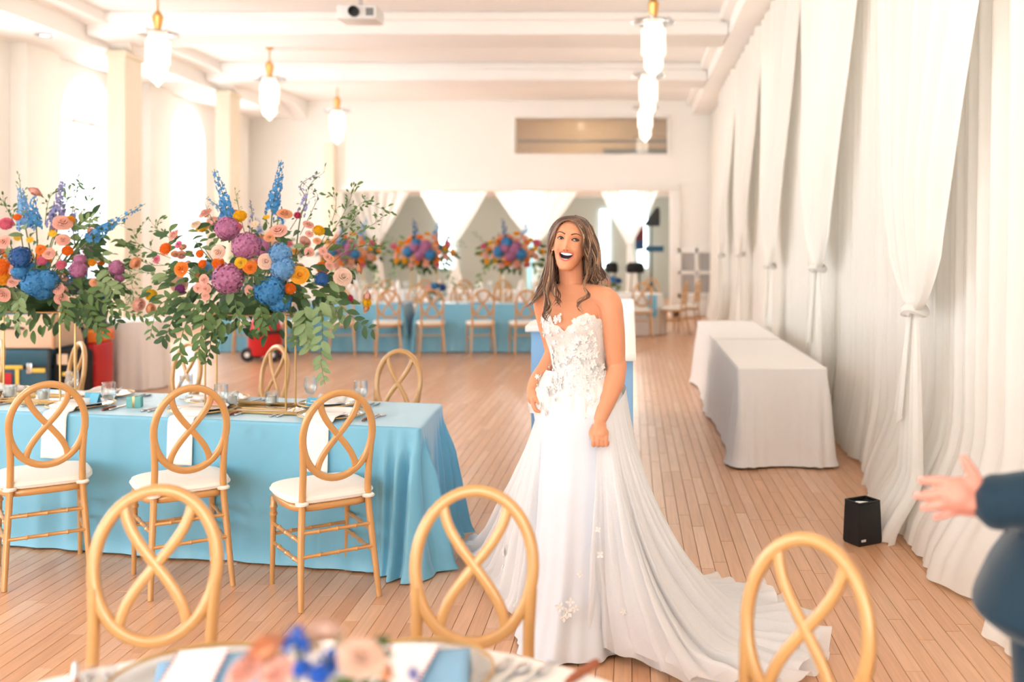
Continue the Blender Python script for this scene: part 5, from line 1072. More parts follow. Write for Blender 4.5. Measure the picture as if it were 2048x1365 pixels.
# blurred centrepiece of the foreground table
CC = (-.455, 1.42); CZ = Z0; fl = []
for x, y, rp, kind, colr, Y in [(535, 1308, 46, 'rose', 'peach', 1.42), (492, 1350, 42, 'rose', 'pink', 1.40), (555, 1355, 38, 'rose', 'pink', 1.38), (650, 1266, 36, 'rose', 'blush', 1.48), (618, 1296, 30, 'ran', 'cream', 1.46), (722, 1322, 46, 'rose', 'blush', 1.40), (765, 1350, 32, 'rose', 'peach', 1.42), (690, 1296, 26, 'ran', 'cream', 1.46), (825, 1350, 18, 'pom', 'lav', 1.42), (604, 1338, 20, 'hyd', 'cobalt', 1.36), (640, 1350, 22, 'hyd', 'cobalt', 1.35)]:
    p = px(x, y, Y); fl.append((p, rp * Y / FPX, kind, colr))
dl = [([px(600, 1330, 1.42), px(592, 1290, 1.43), px(586, 1250, 1.44)], 'cobalt', 12, .011), ([px(640, 1345, 1.4), px(655, 1320, 1.41), px(672, 1312, 1.42)], 'cobalt', 10, .010)]
def fvase(t): MB().lathe([(0, .001), (.05, .001), (.065, .02), (.075, .08), (.07, .14), (.06, .14), (.0, .13)], 24).build('vase', M['goblet'], t)
arrangement('low_centrepiece', 'blurred low bunch of peach and blue flowers at the bottom edge', (CC[0], CC[1], CZ), ((CC[0], CC[1], CZ + .22), (.15, .13, .10)), fl, dl, [([px(730, 1340, 1.42), px(738, 1310, 1.43), px(740, 1285, 1.44)], 4, .04, 2), ([px(560, 1330, 1.42), px(540, 1300, 1.44)], 3, .03, 0)], [], fvase, 70, 30, 43, None, (.03, .05))
# ---------------------------------------------------------------- people: shared tools
def remeshed(mb, name, mat, parent, voxel=.0035, smooth_it=3, fac=.5):
    me = mb.mesh('tmp', mat, smooth=False); ob = bpy.data.objects.new('tmp', me); COL.objects.link(ob)
    a = ob.modifiers.new('r', 'REMESH'); a.mode = 'VOXEL'; a.voxel_size = voxel; a.use_smooth_shade = True
    b = ob.modifiers.new('s', 'SMOOTH'); b.factor = fac; b.iterations = smooth_it
    dg = bpy.context.evaluated_depsgraph_get(); dg.update(); out = bpy.data.meshes.new_from_object(ob.evaluated_get(dg))
    bpy.data.objects.remove(ob); bpy.data.meshes.remove(me); out.name = name
    out.materials.clear(); out.materials.append(mat); out.polygons.foreach_set('use_smooth', [True] * len(out.polygons)); return link(name, out, parent)
def limb(m, pts, rs, n=16, k=20, flat=1.0):
    P = spline(pts, k); tab = [(i / (len(rs) - 1), r) for i, r in enumerate(rs)]; R = [table1(tab, i / (k - 1))[0] for i in range(k)]
    m.tube(P, R, n, flat=flat); m.sphere(P[0], R[0] * .99, n, 8); m.sphere(P[-1], R[-1] * .99, n, 8)
def sections(m, secs, s_ax, f_ax, n=48, bump=None, power=2.3, k=40):
    z0, z1 = secs[0][0], secs[-1][0]
    def f(u, v):
        z = lerp(z0, z1, v); rx, ry, cx, cy = table1(secs, z); a = 2 * PI * u; c, s = math.sin(a), math.cos(a)
        x = math.copysign(abs(c) ** (2 / power), c) * rx; y = math.copysign(abs(s) ** (2 / power), s) * ry
        if bump: y += bump(x, y, z)
        return (cx + s_ax[0] * x + f_ax[0] * y, cy + s_ax[1] * x + f_ax[1] * y, z)
    o = len(m.v); m.grid(f, n, k, cu=True); m.f.append(tuple(o + i for i in range(n - 1, -1, -1))); m.m.append(0); m.f.append(tuple(o + k * n + i for i in range(n))); m.m.append(0)
    return f
HEADT = [(-.112, .014, .072, .040), (-.106, .026, .082, .012), (-.088, .040, .087, -.012), (-.062, .0535, .087, -.03), (-.032, .0625, .087, -.06), (0, .0665, .088, -.085), (.03, .069, .090, -.098), (.06, .0695, .088, -.100), (.085, .064, .079, -.092), (.100, .053, .063, -.076), (.110, .035, .038, -.05), (.114, .010, .008, -.02)]
def gau(x, z, x0, z0, sx, sz): return math.exp(-((x - x0) / sx) ** 2 - ((z - z0) / sz) ** 2)
def face_dy(x, z, laugh=1.0):
    d = .011 * gau(x, z, 0, .010, .0075, .022) + .024 * gau(x, z, 0, -.017, .0100, .0115) + .010 * (gau(x, z, .0125, -.021, .006, .006) + gau(x, z, -.0125, -.021, .006, .006))
    ax = abs(x)
    d += -.0105 * gau(ax, z, .031, .021, .016, .010) + .0045 * gau(ax, z, .030, .041, .024, .008) + .0110 * laugh * gau(ax, z, .040, -.020, .018, .015) + .005 * gau(ax, z, 0, -.05, .03, .02) + .007 * gau(ax, z, 0, -.100, .018, .012)
    d += -.0080 * laugh * gau(ax, z, .031 + .25 * max(0, -.03 - z), -.042, .0035, .018)
    if laugh:
        zc = MOUTH_Z + .0065 * (x / .0265) ** 2; e = (x / .0295) ** 2 + ((z - zc) / .0162) ** 2; d -= .044 * smooth((1.12 - e) / .4)
    return d
MOUTH_Z = -.051
def head_xyz(u, v, laugh=1.0):
    z = lerp(HEADT[0][0], HEADT[-1][0], v); a, p, bk = table1(HEADT, z); yc = min(.02, (p + bk) / 2 + .0) if z < -.05 else 0.0
    if z < -.05: yc = lerp(0, (p + bk) / 2, smooth((-.05 - z) / .05))
    t = 2 * PI * u; c, s = math.sin(t), math.cos(t); x = math.copysign(abs(c) ** .87, c) * a; q = abs(s) ** .87; y = yc + (p - yc) * q if s > 0 else yc - (yc - bk) * q
    if s > 0: y += face_dy(x, z, laugh) * smooth((s - .05) / .3)
    return x, y, z
def face_y(x, z, laugh=1.0):
    a, p, bk = table1(HEADT, z); yc = 0 if z > -.05 else lerp(0, (p + bk) / 2, smooth((-.05 - z) / .05)); c = min(.999, (abs(x) / a)) ** (1 / .87); return yc + (p - yc) * math.sqrt(1 - c * c) ** .87 + face_dy(x, z, laugh)
def head_mb(laugh=1.0, nu=120, nv=110):
    m = MB(); m.grid(lambda u, v: head_xyz(u, v, laugh), nu, nv, cu=True); m.f.append(tuple(range(nu - 1, -1, -1))); m.m.append(0); m.f.append(tuple(nv * nu + i for i in range(nu))); m.m.append(0)
    for s in (-1, 1): m.sphere((s * .069, -.004, -.004), (.009, .018, .030), 14, 10); m.sphere((s * .069, .004, -.028), (.006, .008, .010), 10, 8)
    return m
SKIN = pmat('warm_skin', rgb(214, 148, 112), .42, var=.04, scale=18, sss=.12, spec=.4)

# ---------------------------------------------------------------- the bride
YAW = math.radians(20); FW = Vector((-math.sin(YAW), -math.cos(YAW), 0)); SD = Vector((math.cos(YAW), -math.sin(YAW), 0))
bride = thing('person', 'laughing woman in a strapless white wedding gown, gathering up her skirt', 'person', (-.22, 4.0, 0))
BO = Vector((-.22, 4.0, 0))
def loc(o): o.location = o.location - BO; return o
TS = [(.80, .150, .120, -.205, 4.01), (.90, .162, .122, -.204, 4.01), (.98, .150, .112, -.205, 4.01), (1.04, .122, .095, -.206, 4.01), (1.10, .104, .083, -.209, 4.01), (1.16, .110, .086, -.214, 4.01), (1.22, .122, .090, -.221, 4.01), (1.28, .130, .090, -.226, 4.01), (1.33, .134, .085, -.229, 4.01), (1.37, .138, .072, -.231, 4.012), (1.40, .120, .058, -.232, 4.015), (1.425, .080, .050, -.233, 4.018), (1.44, .050, .045, -.234, 4.02)]
def bust(x, y, z): return 0 if y <= 0 else .042 * (gau(x, z, .058, 1.272, .048, .048) + gau(x, z, -.058, 1.272, .048, .048))
bm = MB(); sections(bm, TS, SD, FW, 56, bust, 2.2, 64)
HC = Vector((-.245, 3.982, 1.598)); ROLL = math.radians(7.5); HYAW = math.radians(6); HS = .945
HR = Matrix.Rotation(ROLL, 4, 'Y') @ Matrix.Rotation(-HYAW, 4, 'Z') @ Matrix.Diagonal((1, -1, 1, 1))
HM = Matrix.Translation(HC) @ HR @ Matrix.Scale(HS, 4)
hd = head_mb(); hd.f = [tuple(reversed(f)) for f in hd.f]; bm.merge(hd, HM)
limb(bm, [(-.236, 4.03, 1.39), (-.243, 4.022, 1.45), (-.250, 4.012, 1.55)], [.056, .047, .050], 20)
SL = Vector((-.100, 3.955, 1.374)); SR = Vector((-.352, 4.065, 1.376))
limb(bm, [(-.19, 3.995, 1.40), SL, (-.078, 3.945, 1.30), (-.068, 3.955, 1.20), (-.064, 3.965, 1.115)], [.043, .052, .047, .042, .037], 20)
limb(bm, [(-.058, 3.965, 1.12), (-.072, 3.935, 1.05), (-.104, 3.885, .97), (-.122, 3.860, .925)], [.038, .042, .032, .026], 20)
limb(bm, [(-.28, 4.04, 1.40), SR, (-.352, 4.095, 1.30), (-.332, 4.12, 1.20), (-.322, 4.12, 1.14)], [.042, .046, .041, .037, .035], 20)
limb(bm, [(-.325, 4.12, 1.145), (-.345, 4.08, 1.10), (-.378, 4.03, 1.06), (-.394, 4.005, 1.035)], [.036, .037, .030, .025], 20)
# hand on image right: back of the hand to the viewer, fingers closed on the skirt
def finger(m, pts, r0): limb(m, pts, [r0, r0 * .95, r0 * .82], 10, 12)
limb(bm, [(-.122, 3.860, .925), (-.122, 3.846, .90), (-.120, 3.834, .872)], [.026, .030, .031], 16, 12, flat=.62)
for k, (x, L) in enumerate(((-.146, .95), (-.128, 1.05), (-.111, 1.0), (-.096, .85))):
    finger(bm, [(x, 3.832, .878), (x - .002, 3.812, .858 - .004 * L), (x - .001, 3.815, .836 - .006 * L), (x + .004, 3.836, .838)], .0088 - .0006 * (k == 3))
finger(bm, [(-.145, 3.85, .90), (-.157, 3.832, .876), (-.150, 3.815, .852)], .0092)
# hand on image left
limb(bm, [(-.394, 4.005, 1.035), (-.397, 3.995, 1.01), (-.390, 3.985, .985)], [.025, .029, .029], 16, 12, flat=.62)
for k, dy in enumerate((-.030, -.012, .006, .022)):
    finger(bm, [(-.394, 3.985 + dy, .985), (-.390, 3.978 + dy, .962), (-.380, 3.975 + dy, .943), (-.366, 3.978 + dy, .938)], .0088 - .0006 * (k == 3))
finger(bm, [(-.392, 3.975, 1.01), (-.378, 3.955, .985), (-.366, 3.952, .965)], .0092)
for sx, fx in ((-.29, -.30), (-.13, -.16)): limb(bm, [(sx, 4.01, .86), (sx - .005, 4.0, .50), (fx, 4.03, .12), (fx, 4.03, .09)], [.070, .052, .036, .034], 16); limb(bm, [(fx, 4.03, .09), (fx - .03, 3.93, .035)], [.034, .026], 12, 8)
for sgn in (): limb(bm, [Vector((-.236, 3.985, 1.392)) + FW * .05, Vector((-.236, 3.985, 1.402)) + SD * (sgn * .09) + FW * .03], [.010, .012], 8, 8)
body = loc(remeshed(bm, 'body', SKIN, bride, .0032, 2))
def hp(x, y, z): return HM @ Vector((x, y, z))
def hadd(m, name, mat, angle=None):
    m.v = [tuple(HM @ Vector(p)) for p in m.v]; m.f = [tuple(reversed(f)) for f in m.f]; return loc(m.build(name, mat, bride, angle=angle))
EYEW = pmat('eye_white', rgb(238, 232, 228), .2, var=.01); IRIS = pmat('brown_iris', rgb(46, 30, 22), .15); LASH = pmat('dark_lash', rgb(34, 22, 18), .6); BROW = pmat('brown_brow', rgb(92, 60, 42), .7); LIP = pmat('rose_lip', rgb(206, 112, 104), .3, sss=.1); TOOTH = pmat('tooth_enamel', rgb(252, 248, 242), .15, var=.01, coat=.5); MOUTH = pmat('mouth_inside', rgb(34, 8, 8), .6)
for s in (-1, 1):
    ex, ez = s * .0315, .0205; fy = face_y(ex, ez)
    def ey(dx, dz): return face_y(ex + dx, ez + dz) + .0018
    # almond eye lying on the socket
    def ef(u, v):
        dx = (u * 2 - 1) * .0145; h = .0044 * (1 - abs(u * 2 - 1) ** 2.2) ** .8; dz = (v * 2 - 1) * h + .0010 - .0022 * (u * 2 - 1) ** 2
        return (ex + dx, ey(dx, dz) + .0030 * (1 - (u * 2 - 1) ** 2) * (1 - .4 * (v * 2 - 1) ** 2), ez + dz)
    e = hadd(MB().grid(ef, 14, 6), 'eye', EYEW)
    ix = .0042
    hadd(MB().sphere((ex + ix, ey(ix, .001) + .0036, ez + .0010), (.0074, .0030, .0056), 14, 8), 'iris', IRIS).parent = bride
    up = [(ex + dx, ey(dx, .005) + .0022 - .0005 * abs(dx) / .0135, ez + .0046 * (1 - abs(dx / .0145) ** 2.0) + .0012 - .0016 * (dx / .0135) ** 2) for dx in [lerp(-.0145, .0145, i / 12) for i in range(13)]]
    hadd(MB().tube(up, [lerp(.0016, .0030, math.sin(PI * i / 12)) for i in range(13)], 6), 'upper_lash', LASH)
    lo = [(ex + dx, ey(dx, -.004) + .0018, ez - .0040 * (1 - abs(dx / .0145) ** 2.0) + .0004 - .0016 * (dx / .0135) ** 2) for dx in [lerp(-.0135, .0135, i / 10) for i in range(11)]]
    hadd(MB().tube(lo, .0010, 5), 'lower_lash', LASH)
    br = [(s * bx, face_y(s * bx, bz) + .0012, bz) for bx, bz in ((.013, .0400), (.022, .0440), (.032, .0465), (.042, .0450), (.050, .0395))]
    hadd(MB().tube(spline(br, 14), [  .0034 * (1 - .7 * (i / 13) ** 1.5) for i in range(14)], 6, flat=.6), 'eyebrow', BROW)
    hadd(MB().tube([(s * (.0715) + .0 * a, .004 + .007 * math.cos(a), -.044 + .008 * math.sin(a)) for a in [2 * PI * i / 14 for i in range(14)]], .0014, 6, closed=True), 'earring', M['gold'])
    hadd(MB().sphere((s * .0725, .006, -.034), .0030, 8, 6), 'ear_stud', M['porcelain'])
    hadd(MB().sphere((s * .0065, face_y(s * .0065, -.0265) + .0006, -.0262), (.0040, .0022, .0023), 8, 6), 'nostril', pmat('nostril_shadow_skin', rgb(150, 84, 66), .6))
loop = []
for i in range(40):
    a = 2 * PI * i / 40; x = .0302 * math.cos(a); z = MOUTH_Z + .0068 * (x / .0265) ** 2 + .0162 * math.sin(a); loop.append((x, z, a))
hadd(MB().tube([(x, face_y(x * 1.10, MOUTH_Z + (z - MOUTH_Z) * 1.18) + .0004, z) for x, z, a in loop], [.0021 + .0014 * max(0, -math.sin(a)) for x, z, a in loop], 8, closed=True), 'lips', LIP)
my = face_y(.034, MOUTH_Z + .012)
hadd(MB().grid(lambda u, v: ((u * 2 - 1) * .030, my - .007 - .006 * (u * 2 - 1) ** 2, MOUTH_Z - .019 + .040 * v), 12, 8), 'mouth_interior', MOUTH)
def teeth(z0, z1, w, dep, name):
    def f(u, v):
        x = (u * 2 - 1) * w; scal = .0003 * abs(math.sin(u * PI * 8)); return (x, my - dep - 9.0 * x * x - .0004 * (1 - abs(math.sin(u * PI * 8)) ** .3), lerp(z0, z1, v) + .0065 * (x / .0265) ** 2 - (scal if v < .5 else 0))
    hadd(MB().grid(f, 64, 3), name, TOOTH)
teeth(MOUTH_Z + .0040, MOUTH_Z + .0150, .0265, -.001, 'upper_teeth'); teeth(MOUTH_Z - .0160, MOUTH_Z - .0105, .0185, .001, 'lower_teeth')
hadd(MB().sphere((0, my - .022, MOUTH_Z - .016), (.014, .010, .004), 12, 8), 'tongue', pmat('tongue_pink', rgb(186, 84, 84), .4))
# hair
def hair_mat():
    m, nt, out = new_mat('brown_hair'); N = nt.nodes; L = nt.links; p = N.new('ShaderNodeBsdfPrincipled'); L.new(p.outputs[0], out.inputs[0]); ge = N.new('ShaderNodeNewGeometry'); cr = N.new('ShaderNodeValToRGB'); L.new(ge.outputs['Random Per Island'], cr.inputs[0])
    e = cr.color_ramp.elements; e[0].color = rgb(62, 42, 32); e[1].color = rgb(190, 152, 118); k = e.new(.4); k.color = rgb(84, 58, 42); k = e.new(.75); k.color = rgb(124, 90, 66)
    L.new(cr.outputs[0], p.inputs['Base Color']); p.inputs['Roughness'].default_value = .38; p.inputs['Specular IOR Level'].default_value = .5; return m
HAIR = hair_mat(); HAIRD = pmat('dark_hair', rgb(66, 46, 36), .5, var=.2, scale=60)
HY = 3.985
def hs(lst): return [px(x, y, HY + d) for x, y, d in lst]
SHEETS = [
 ([(1139, 439, -.072), (1158, 442, -.068), (1174, 468, -.058), (1181, 505, -.045), (1184, 540, -.05), (1194, 563, -.065)], [(1150, 431, .015), (1176, 443, .02), (1193, 483, .02), (1202, 524, .015), (1210, 553, .0), (1210, 574, -.02)], 46, .0040, .004),
 ([(1137, 440, -.084), (1152, 447, -.088), (1164, 470, -.080), (1171, 500, -.066), (1176, 530, -.055), (1186, 556, -.065)], [(1139, 439, -.072), (1158, 442, -.070), (1174, 468, -.060), (1181, 505, -.047), (1184, 540, -.05), (1194, 563, -.065)], 22, .0036, .003),
 ([(1176, 470, .0), (1172, 530, .02), (1176, 560, .02), (1172, 582, .01)], [(1194, 480, .05), (1202, 530, .05), (1206, 560, .04), (1198, 582, .03)], 30, .0042, .006),
 ([(1137, 440, -.080), (1122, 445, -.078), (1111, 462, -.066), (1106, 478, -.040), (1102, 500, .008), (1097, 540, .012), (1090, 575, .0), (1072, 604, .0), (1050, 622, .02)], [(1147, 432, .015), (1120, 437, .02), (1101, 460, .02), (1094, 498, .035), (1088, 545, .045), (1079, 580, .04), (1062, 607, .04), (1045, 614, .05)], 46, .0040, .005),
 ([(1104, 500, .004), (1102, 540, -.025), (1098, 575, -.07), (1101, 605, -.115), (1095, 630, -.135), (1101, 652, -.14)], [(1096, 500, .03), (1091, 545, .0), (1085, 580, -.05), (1093, 610, -.09), (1088, 635, -.115), (1093, 648, -.125)], 22, .0036, .004),
 ([(1107, 512, -.002), (1108, 545, -.04), (1111, 575, -.085), (1120, 600, -.115), (1117, 616, -.125)], [(1103, 512, .0), (1103, 548, -.03), (1104, 580, -.07), (1112, 604, -.11), (1113, 618, -.12)], 12, .0034, .003),
 ([(1172, 520, .0), (1174, 548, -.03), (1166, 572, -.085), (1174, 590, -.115), (1156, 603, -.125), (1160, 620, -.13), (1170, 636, -.13)], [(1177, 520, .0), (1180, 550, -.03), (1171, 574, -.075), (1178, 593, -.11), (1160, 606, -.12), (1163, 622, -.13), (1172, 638, -.13)], 9, .0028, .002),
 ([(1108, 470, .06), (1104, 520, .075), (1100, 570, .07), (1090, 605, .06)], [(1182, 470, .06), (1190, 520, .075), (1190, 565, .06), (1184, 585, .05)], 46, .0055, .006),
 ([(1112, 452, .03), (1106, 490, .05), (1102, 540, .06), (1092, 590, .05)], [(1150, 433, .06), (1150, 480, .11), (1150, 540, .11), (1145, 590, .09)], 26, .0055, .004),
 ([(1150, 433, .06), (1150, 480, .11), (1150, 540, .11), (1145, 590, .09)], [(1184, 452, .03), (1192, 490, .05), (1196, 540, .05), (1190, 578, .04)], 26, .0055, .004)]
hm = MB(); hr = random.Random(12)
for A, B_, n, rad, jit in SHEETS:
    a = spline(hs(A), 22); b = spline(hs(B_), 22); ph0 = hr.uniform(0, 6)
    for i in range(n):
        t = (i + hr.uniform(-.4, .4)) / max(1, n - 1); t = max(0, min(1, t)); ph = ph0 + t * 5; jx, jy = hr.uniform(-jit, jit), hr.uniform(-jit, jit); cut = hr.uniform(.86, 1.0); pts = []
        for k in range(22):
            q = k / 21 * cut * 21; j = min(20, int(q)); p = a[j].lerp(a[j + 1], q - j).lerp(b[j].lerp(b[j + 1], q - j), t); g = smooth(k / 21)
            p = p + Vector((jx + .011 * math.sin(k * .66 + ph), jy + .009 * math.cos(k * .66 + ph), 0)) * g; pts.append(p)
        hm.tube(pts, [rad * (.75 + .35 * math.sin(PI * min(1, k / 16)) - .75 * max(0, (k - 14) / 7)) for k in range(22)], 5, flat=.7)
loc(hm.build('hair', HAIR, bride, angle=None))
cap = MB(); nu, nv = 48, 36
def cf(u, v):
    x, y, z = head_xyz(u, lerp(.30, 1, v), 0); k = 1.045; hl = .088 + .30 * max(0, abs(x) - .02) * -1
    return (x * k, y * k - .002, z * k + .001)
cap.grid(cf, nu, nv, cu=True)
keep = []
for f in cap.f:
    c = sum((Vector(cap.v[i]) for i in f), Vector()) / 4
    if c.y < .0 + .0 * c.z or c.z > .100 - .9 * max(0, abs(c.x) - .012) * (1 if c.y > 0 else 0) and c.z > .055: keep.append(f)
cap.f = keep; cap.m = [0] * len(keep); hadd(cap, 'hair_cap', HAIRD)
# ---------------------------------------------------------------- gown
def lace_mat(name, c, scale=120, strength=.5, tr=.15):
    m, nt, out = new_mat(name); N = nt.nodes; L = nt.links; p = N.new('ShaderNodeBsdfPrincipled'); p.inputs['Base Color'].default_value = c; p.inputs['Roughness'].default_value = .75; p.inputs['Sheen Weight'].default_value = .2
    tc = N.new('ShaderNodeTexCoord'); vo = N.new('ShaderNodeTexVoronoi'); vo.inputs['Scale'].default_value = scale; vo.feature = 'DISTANCE_TO_EDGE'; L.new(tc.outputs['Object'], vo.inputs['Vector']); bp = N.new('ShaderNodeBump'); bp.inputs['Strength'].default_value = strength; bp.inputs['Distance'].default_value = .004; L.new(vo.outputs['Distance'], bp.inputs['Height']); L.new(bp.outputs[0], p.inputs['Normal'])
    t = N.new('ShaderNodeBsdfTranslucent'); t.inputs[0].default_value = c; mx = N.new('ShaderNodeMixShader'); mx.inputs[0].default_value = tr; L.new(p.outputs[0], mx.inputs[1]); L.new(t.outputs[0], mx.inputs[2]); L.new(mx.outputs[0], out.inputs[0]); return m
LACE = lace_mat('ivory_lace', rgb(236, 232, 228)); SATIN = pmat('white_crepe', rgb(218, 223, 231), .6, var=.01, sheen=.3, bump=.03, bscale=60); TULLE = sheer('white_tulle', rgb(250, 250, 251), .82, .32, 500, .10); APPL = pmat('lace_petal', rgb(238, 236, 233), .7, var=.02)
def ztop(al):
    d = abs(math.degrees(al)); return table1([(0, 1.262), (12, 1.285), (28, 1.328), (42, 1.326), (62, 1.305), (95, 1.275), (180, 1.235)], d)[0]
def bodice(al, z, off=.006):
    rx, ry, cx, cy = table1(TS, z); c, s = math.sin(al), math.cos(al); x = math.copysign(abs(c) ** .91, c) * (rx + off); y = math.copysign(abs(s) ** .91, s) * (ry + off) + bust(math.copysign(abs(c) ** .91, c) * rx, s, z)
    return Vector((cx, cy, z)) + SD * x + FW * y
bod = MB(); bod.grid(lambda u, v: bodice((u * 2 - 1) * PI, lerp(.985, ztop((u * 2 - 1) * PI), v) + (.004 * math.sin(u * 160) if v > .99 else 0), .006 + .003 * (v > .97)), 120, 36)
bod_o = loc(bod.build('bodice', LACE, bride, angle=None))
SKS = [(0.012, .235, .26, -.225, 4.03), (.12, .205, .22, -.222, 4.03), (.3, .182, .175, -.217, 4.02), (.55, .172, .15, -.212, 4.015), (.8, .174, .14, -.206, 4.012), (.93, .192, .140, -.212, 4.01), (1.0, .176, .126, -.205, 4.01), (1.05, .124, .101, -.206, 4.01)]
def skirt_in(u, v):
    z = lerp(SKS[0][0], SKS[-1][0], v); rx, ry, cx, cy = table1(SKS, z); a = 2 * PI * u; w = 1 + (.05 * math.sin(a * 9 + 1) + .03 * math.sin(a * 17)) * (1 - v) ** 1.3
    p = Vector((cx, cy, z)) + SD * (math.sin(a) * rx * w) + FW * (math.cos(a) * ry * w); return p
loc(MB().grid(skirt_in, 160, 46, cu=True).build('skirt', SATIN, bride, angle=None))
pep = MB()
def pepf(u, v):
    al = lerp(-2.4, 2.4, u); z = lerp(1.095, .925, v); p = bodice(al, max(.98, z), .009); p.z = z; side = smooth((abs(al) - .25) / .9); d = (p - Vector((-.206, 4.01, z))); d.z = 0
    g = (.046 if al < 0 else .010) * side * math.sin(PI * min(1, .15 + .62 * v)) + .014 * v + .006 * math.sin(al * 22) * v; return p + d.normalized() * g
pep.grid(pepf, 120, 12); loc(pep.build('peplum', LACE, bride, angle=None))
FLOORU = [(0, -.425, 4.13), (.05, -.54, 4.28), (.12, -.72, 4.76), (.20, -.87, 5.2), (.28, -.60, 5.12), (.36, -.28, 4.80), (.44, .03, 4.74), (.52, .19, 4.72), (.59, .41, 4.67), (.65, .66, 4.52), (.71, .76, 4.2), (.76, .78, 3.94), (.81, .70, 3.70), (.86, .52, 3.52), (.90, .26, 3.56), (.94, .07, 3.72), (.97, -.06, 3.83), (1.0, -.175, 3.87)]
TOPU = [(0, -.352, 3.955, .965), (.10, -.372, 4.02, 1.0), (.20, -.335, 4.10, 1.05), (.33, -.24, 4.135, 1.065), (.45, -.12, 4.11, 1.06), (.55, -.035, 4.04, 1.035), (.70, -.030, 3.96, 1.01), (.86, -.075, 3.885, .955), (1.0, -.132, 3.828, .862)]
def cr_tab(tab, u):
    for i in range(len(tab) - 1):
        if u <= tab[i + 1][0] or i == len(tab) - 2:
            t = (u - tab[i][0]) / (tab[i + 1][0] - tab[i][0]); g = lambda k: Vector((tab[k][1:] + (0.0,))[:3]) if 0 <= k < len(tab) else (g(0) * 2 - g(1) if k < 0 else g(len(tab) - 1) * 2 - g(len(tab) - 2))
            a, b, c, d = g(i - 1), g(i), g(i + 1), g(i + 2); return .5 * ((2 * b) + (c - a) * t + (2 * a - 5 * b + 4 * c - d) * t * t + (3 * b - 3 * c + d - a) * t ** 3)
def overskirt(seed, shrink, lift):
    def f(u, v):
        T = cr_tab(TOPU, u); Fp = cr_tab(FLOORU, u); Fp.z = .012 + lift; cen = Vector((-.2, 4.1, 0)); Fp = Vector((lerp(Fp.x, T.x, shrink), lerp(Fp.y, T.y, shrink), Fp.z)); D = (Vector((Fp.x, Fp.y)) - Vector((T.x, T.y))).length
        tr_ = smooth((u - .45) / .15) * smooth((D - .3) / .4); cz = lerp(.40, .03, tr_); k = lerp(.34, .22, tr_)
        C = Vector((lerp(T.x, Fp.x, k), lerp(T.y, Fp.y, k), cz)); P = T * (1 - v) ** 2 + C * 2 * v * (1 - v) + Fp * v * v
        dT = (cr_tab(FLOORU, min(1, u + .01)) - cr_tab(FLOORU, max(0, u - .01))); dT.z = 0; dT = dT.normalized() if dT.length > 1e-6 else Vector((1, 0, 0)); nn = Vector((-dT.y, dT.x, 0))
        w = math.sin(u * 2 * PI * 24 + seed + 2 * mnoise.noise((u * 9, seed, 0))) + .6 * math.sin(u * 2 * PI * 41 + 2 * seed) + .9 * mnoise.noise((u * 14, v * 3, seed))
        amp = .022 * smooth(v * 1.8) * (1 - .75 * tr_ * smooth((v - .7) / .3)); P = P + nn * w * amp
        fl = smooth((.14 - P.z) / .12); P.z = max(.008 + lift, P.z + fl * (.022 * w + .035 * mnoise.noise((P.x * 7, P.y * 7, seed)) + .02)); return P
    return f
for sd, shr, li in ((1.0, 0.0, 0.0), (4.2, .06, .012), (7.7, .13, .02)): loc(MB().grid(overskirt(sd, shr, li), 300, 60).build('overskirt', TULLE, bride, angle=None))
# lace petals on the bodice, the hips and the hem
def petal_flower(m, p, n, r, rr_, k=5):
    n = n.normalized(); e1 = n.orthogonal().normalized(); e2 = n.cross(e1); a0 = rr_.uniform(0, 6)
    for i in range(k):
        a = a0 + 2 * PI * i / k; d = e1 * math.cos(a) + e2 * math.sin(a); q = e1 * math.cos(a + PI / 2) + e2 * math.sin(a + PI / 2); up = n * r * rr_.uniform(.10, .35)
        m.add([p, p + d * r * .6 + q * r * .38 + up, p + d * r * 1.15 + up * 1.1, p + d * r * .6 - q * r * .38 + up], [(0, 1, 2, 3)])
    m.sphere(p + n * r * .25, r * .2, 6, 4)
ar = random.Random(21); ap = MB()
def nrm_b(al, z): c = table1(TS, z); p = bodice(al, z); return (p - Vector((c[2], c[3], z))).normalized()
for i in range(150):
    z = ar.uniform(1.0, 1.30); al = ar.gauss(.05, .75)
    if z > ztop(al) - .008: continue
    if 1.10 < z < 1.24 and ar.random() < .55 and al < .5: continue
    petal_flower(ap, bodice(al, z, .008), nrm_b(al, z), ar.uniform(.007, .013), ar)
for (x, y, sx, sy, n, Y, r0) in ((1094, 770, 14, 22, 40, 3.90, .014), (1140, 748, 26, 20, 40, 3.885, .017), (1180, 745, 20, 26, 34, 3.89, .016), (1136, 775, 7, 14, 12, 3.88, .016), (1160, 775, 10, 10, 10, 3.875, .015), (1247, 772, 3, 8, 5, 3.96, .012), (1165, 700, 22, 22, 22, 3.90, .012), (1106, 640, 8, 8, 14, 3.87, .008), (1160, 645, 14, 8, 20, 3.865, .008)):
    for i in range(n):
        xx, yy = ar.gauss(x, sx * .6), ar.gauss(y, sy * .6); p = px(xx, yy, Y); z = p.z
        if .86 < z < 1.33:
            c = table1(TS, z); q = p - Vector((c[2], c[3], z)); xs = q.dot(SD); xm = c[0] + .012
            if abs(xs) < xm * .97:
                al = math.asin(max(-1, min(1, (abs(xs) / xm) ** 1.1))) * (1 if xs > 0 else -1); p = bodice(al, z, .014 + (.012 if z < 1.03 else .002)); nn = nrm_b(al, z)
            elif abs(xs) < xm * 1.22: nn = Vector((math.copysign(1, xs) * .6, -.7, .1)); p.y = 3.99
            else: continue
        else: nn = Vector((0, -1, .1))
        petal_flower(ap, p, nn, r0 * ar.uniform(.7, 1.2), ar)
